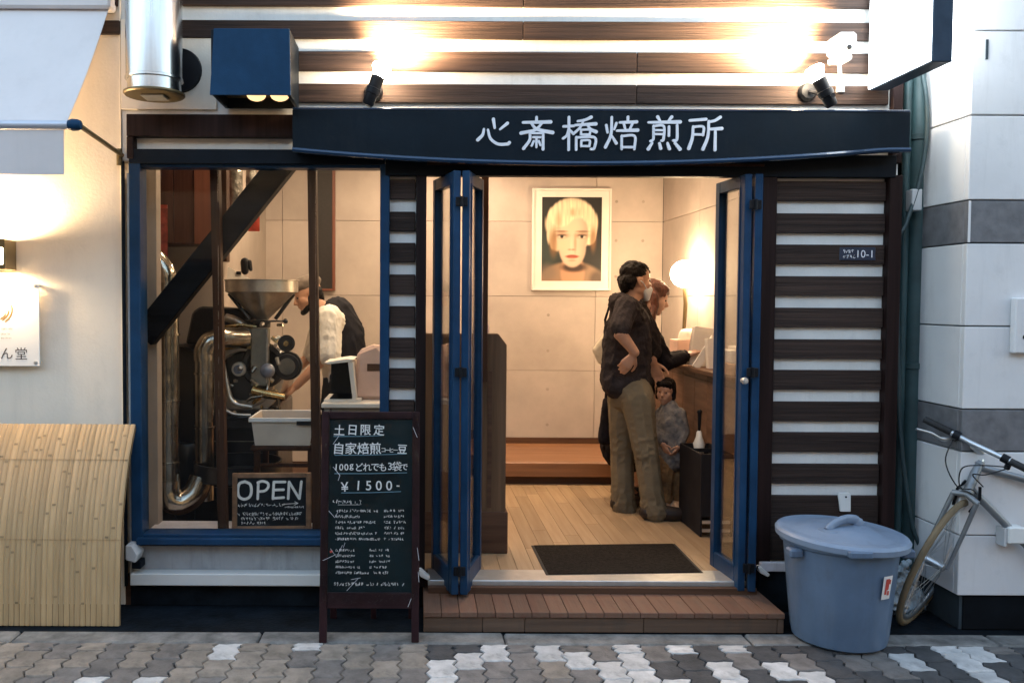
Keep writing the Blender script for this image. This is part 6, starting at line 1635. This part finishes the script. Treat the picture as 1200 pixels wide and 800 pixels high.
# --- man at the roaster
Yr_ = 1.5
rm = thing('person', 'man in a flat cap, white shirt and black vest bending over the roaster', 'person', (P(400, 600, Yr_).x, Yr_, FZ))
hc_ = P(361, 346, Yr_)
b = MB(); L, fr = head_shapes(b, hc_, (-.88, -.25, -.36), (-.36, 0, .93), 1.0); f, s, u, M = fr
neck = P(378, 364, Yr_)
b.hull((hc_ - u * .05 - f * .02, .052), (neck, .06))
chest, waist, pel = P(393, 392, Yr_), P(400, 430, Yr_), P(404, 468, Yr_)
b.chain((neck, .07), (chest, .125), (waist, .115), (pel, .125))
shN, elN, wrN = P(386, 372, Yr_ - .18), P(386, 413, Yr_ - .22), P(347, 452, Yr_ - .22)
shF, elF, wrF = P(382, 370, Yr_ + .17), P(368, 412, Yr_ + .2), P(340, 440, Yr_ + .16)
for a, e_, w in ((shN, elN, wrN), (shF, elF, wrF)): b.hull((chest + V((0, 0, .06)), .09), (a, .058)).hull((a, .055), (e_, .043)).hull((e_, .043), (w, .029))
hand_shapes(b, wrN, V((-.75, -.1, -.6)), V((-.3, .2, -.9)), V((-.2, .9, .2)), 1., .5)
hand_shapes(b, wrF, V((-.8, -.1, -.5)), V((0, 0, -1)), V((0, -1, 0)), 1., .4)
la = [(P(396, 475, Yr_ - .09), .095), (P(396, 535, Yr_ - .1), .065), (P(402, 590, Yr_ - .1), .045)]
lb_ = [(P(406, 475, Yr_ + .09), .095), (P(404, 532, Yr_ + .1), .065), (P(412, 585, Yr_ + .1), .045)]
for lg in (la, lb_): b.chain((pel, .11), *lg)
for lg in (la, lb_): foot(b, lg[2][0], V((lg[2][0].x - .16, lg[2][0].y, 0)), .038)
sobj('body', b, 'skin', rm, voxel=.0065, smooth=3); eyes(rm, L)
hr = MB().hull((L(-.06, .04, .0), .04), (L(-.06, -.04, .0), .04), (L(-.065, 0, -.05), .035)).hull((L(.07, .0, -.095), .024), (L(.035, .035, -.075), .022), (L(.035, -.035, -.075), .022))
for q in (-1, 1): hr.hull((L(-.02, .068 * q, .02), .018), (L(.02, .058 * q, -.07), .016))
sobj('hair', hr, 'hair_black', rm, voxel=.007, smooth=2, disp=.01, dscale=.02)
cp_ = MB(); cp_.ball(L(-.015, 0, .075), V((.108, .09, .058)), 18, M).hull((L(.07, .04, .062), .012), (L(.07, -.04, .062), .012), (L(.125, .02, .05), .008), (L(.125, -.02, .05), .008))
sobj('flat_cap', cp_, 'cap', rm, voxel=.007, smooth=2, disp=.008, dscale=.03)
j = MB(); j.chain((neck + V((.01, 0, -.02)), .08), (chest, .142), (waist, .135), (P(403, 455, Yr_), .135))
for a, e_, w in ((shN, elN, wrN), (shF, elF, wrF)): j.hull((chest + V((0, 0, .05)), .10), (a, .088)).hull((a, .088), (e_, .078)).hull((e_, .076), (e_.lerp(w, .12), .062))
sobj('shirt', j, 'shirt_white', rm, voxel=.008, smooth=5, fold=(.009, .09, .06, 2.0, None))
j = MB(); j.hull((P(395, 366, Yr_), .11), (P(404, 392, Yr_), .138)).chain((P(404, 392, Yr_), .138), (P(407, 432, Yr_), .135), (P(407, 462, Yr_), .145)).hull((P(403, 440, Yr_), .14), (P(400, 500, Yr_), .155))
sobj('vest', j, 'vest', rm, voxel=.010, smooth=4, fold=(.010, .12, .10, 1.5, None))
t2 = MB(); t2.hull((pel, .13), (la[0][0], .11), (lb_[0][0], .11))
for lg in (la, lb_): t2.chain((lg[0][0], .112), (lg[1][0], .09), (lg[2][0], .078))
sobj('trousers', t2, 'vest', rm, voxel=.011, smooth=3, disp=.014, dscale=.06)
sh = MB()
for lg in (la, lb_): foot(sh, lg[2][0] + V((0, 0, -.03)), V((lg[2][0].x - .16, lg[2][0].y, 0)), .042, .005)
sobj('shoes', sh, 'shoe', rm, voxel=.009, smooth=3)
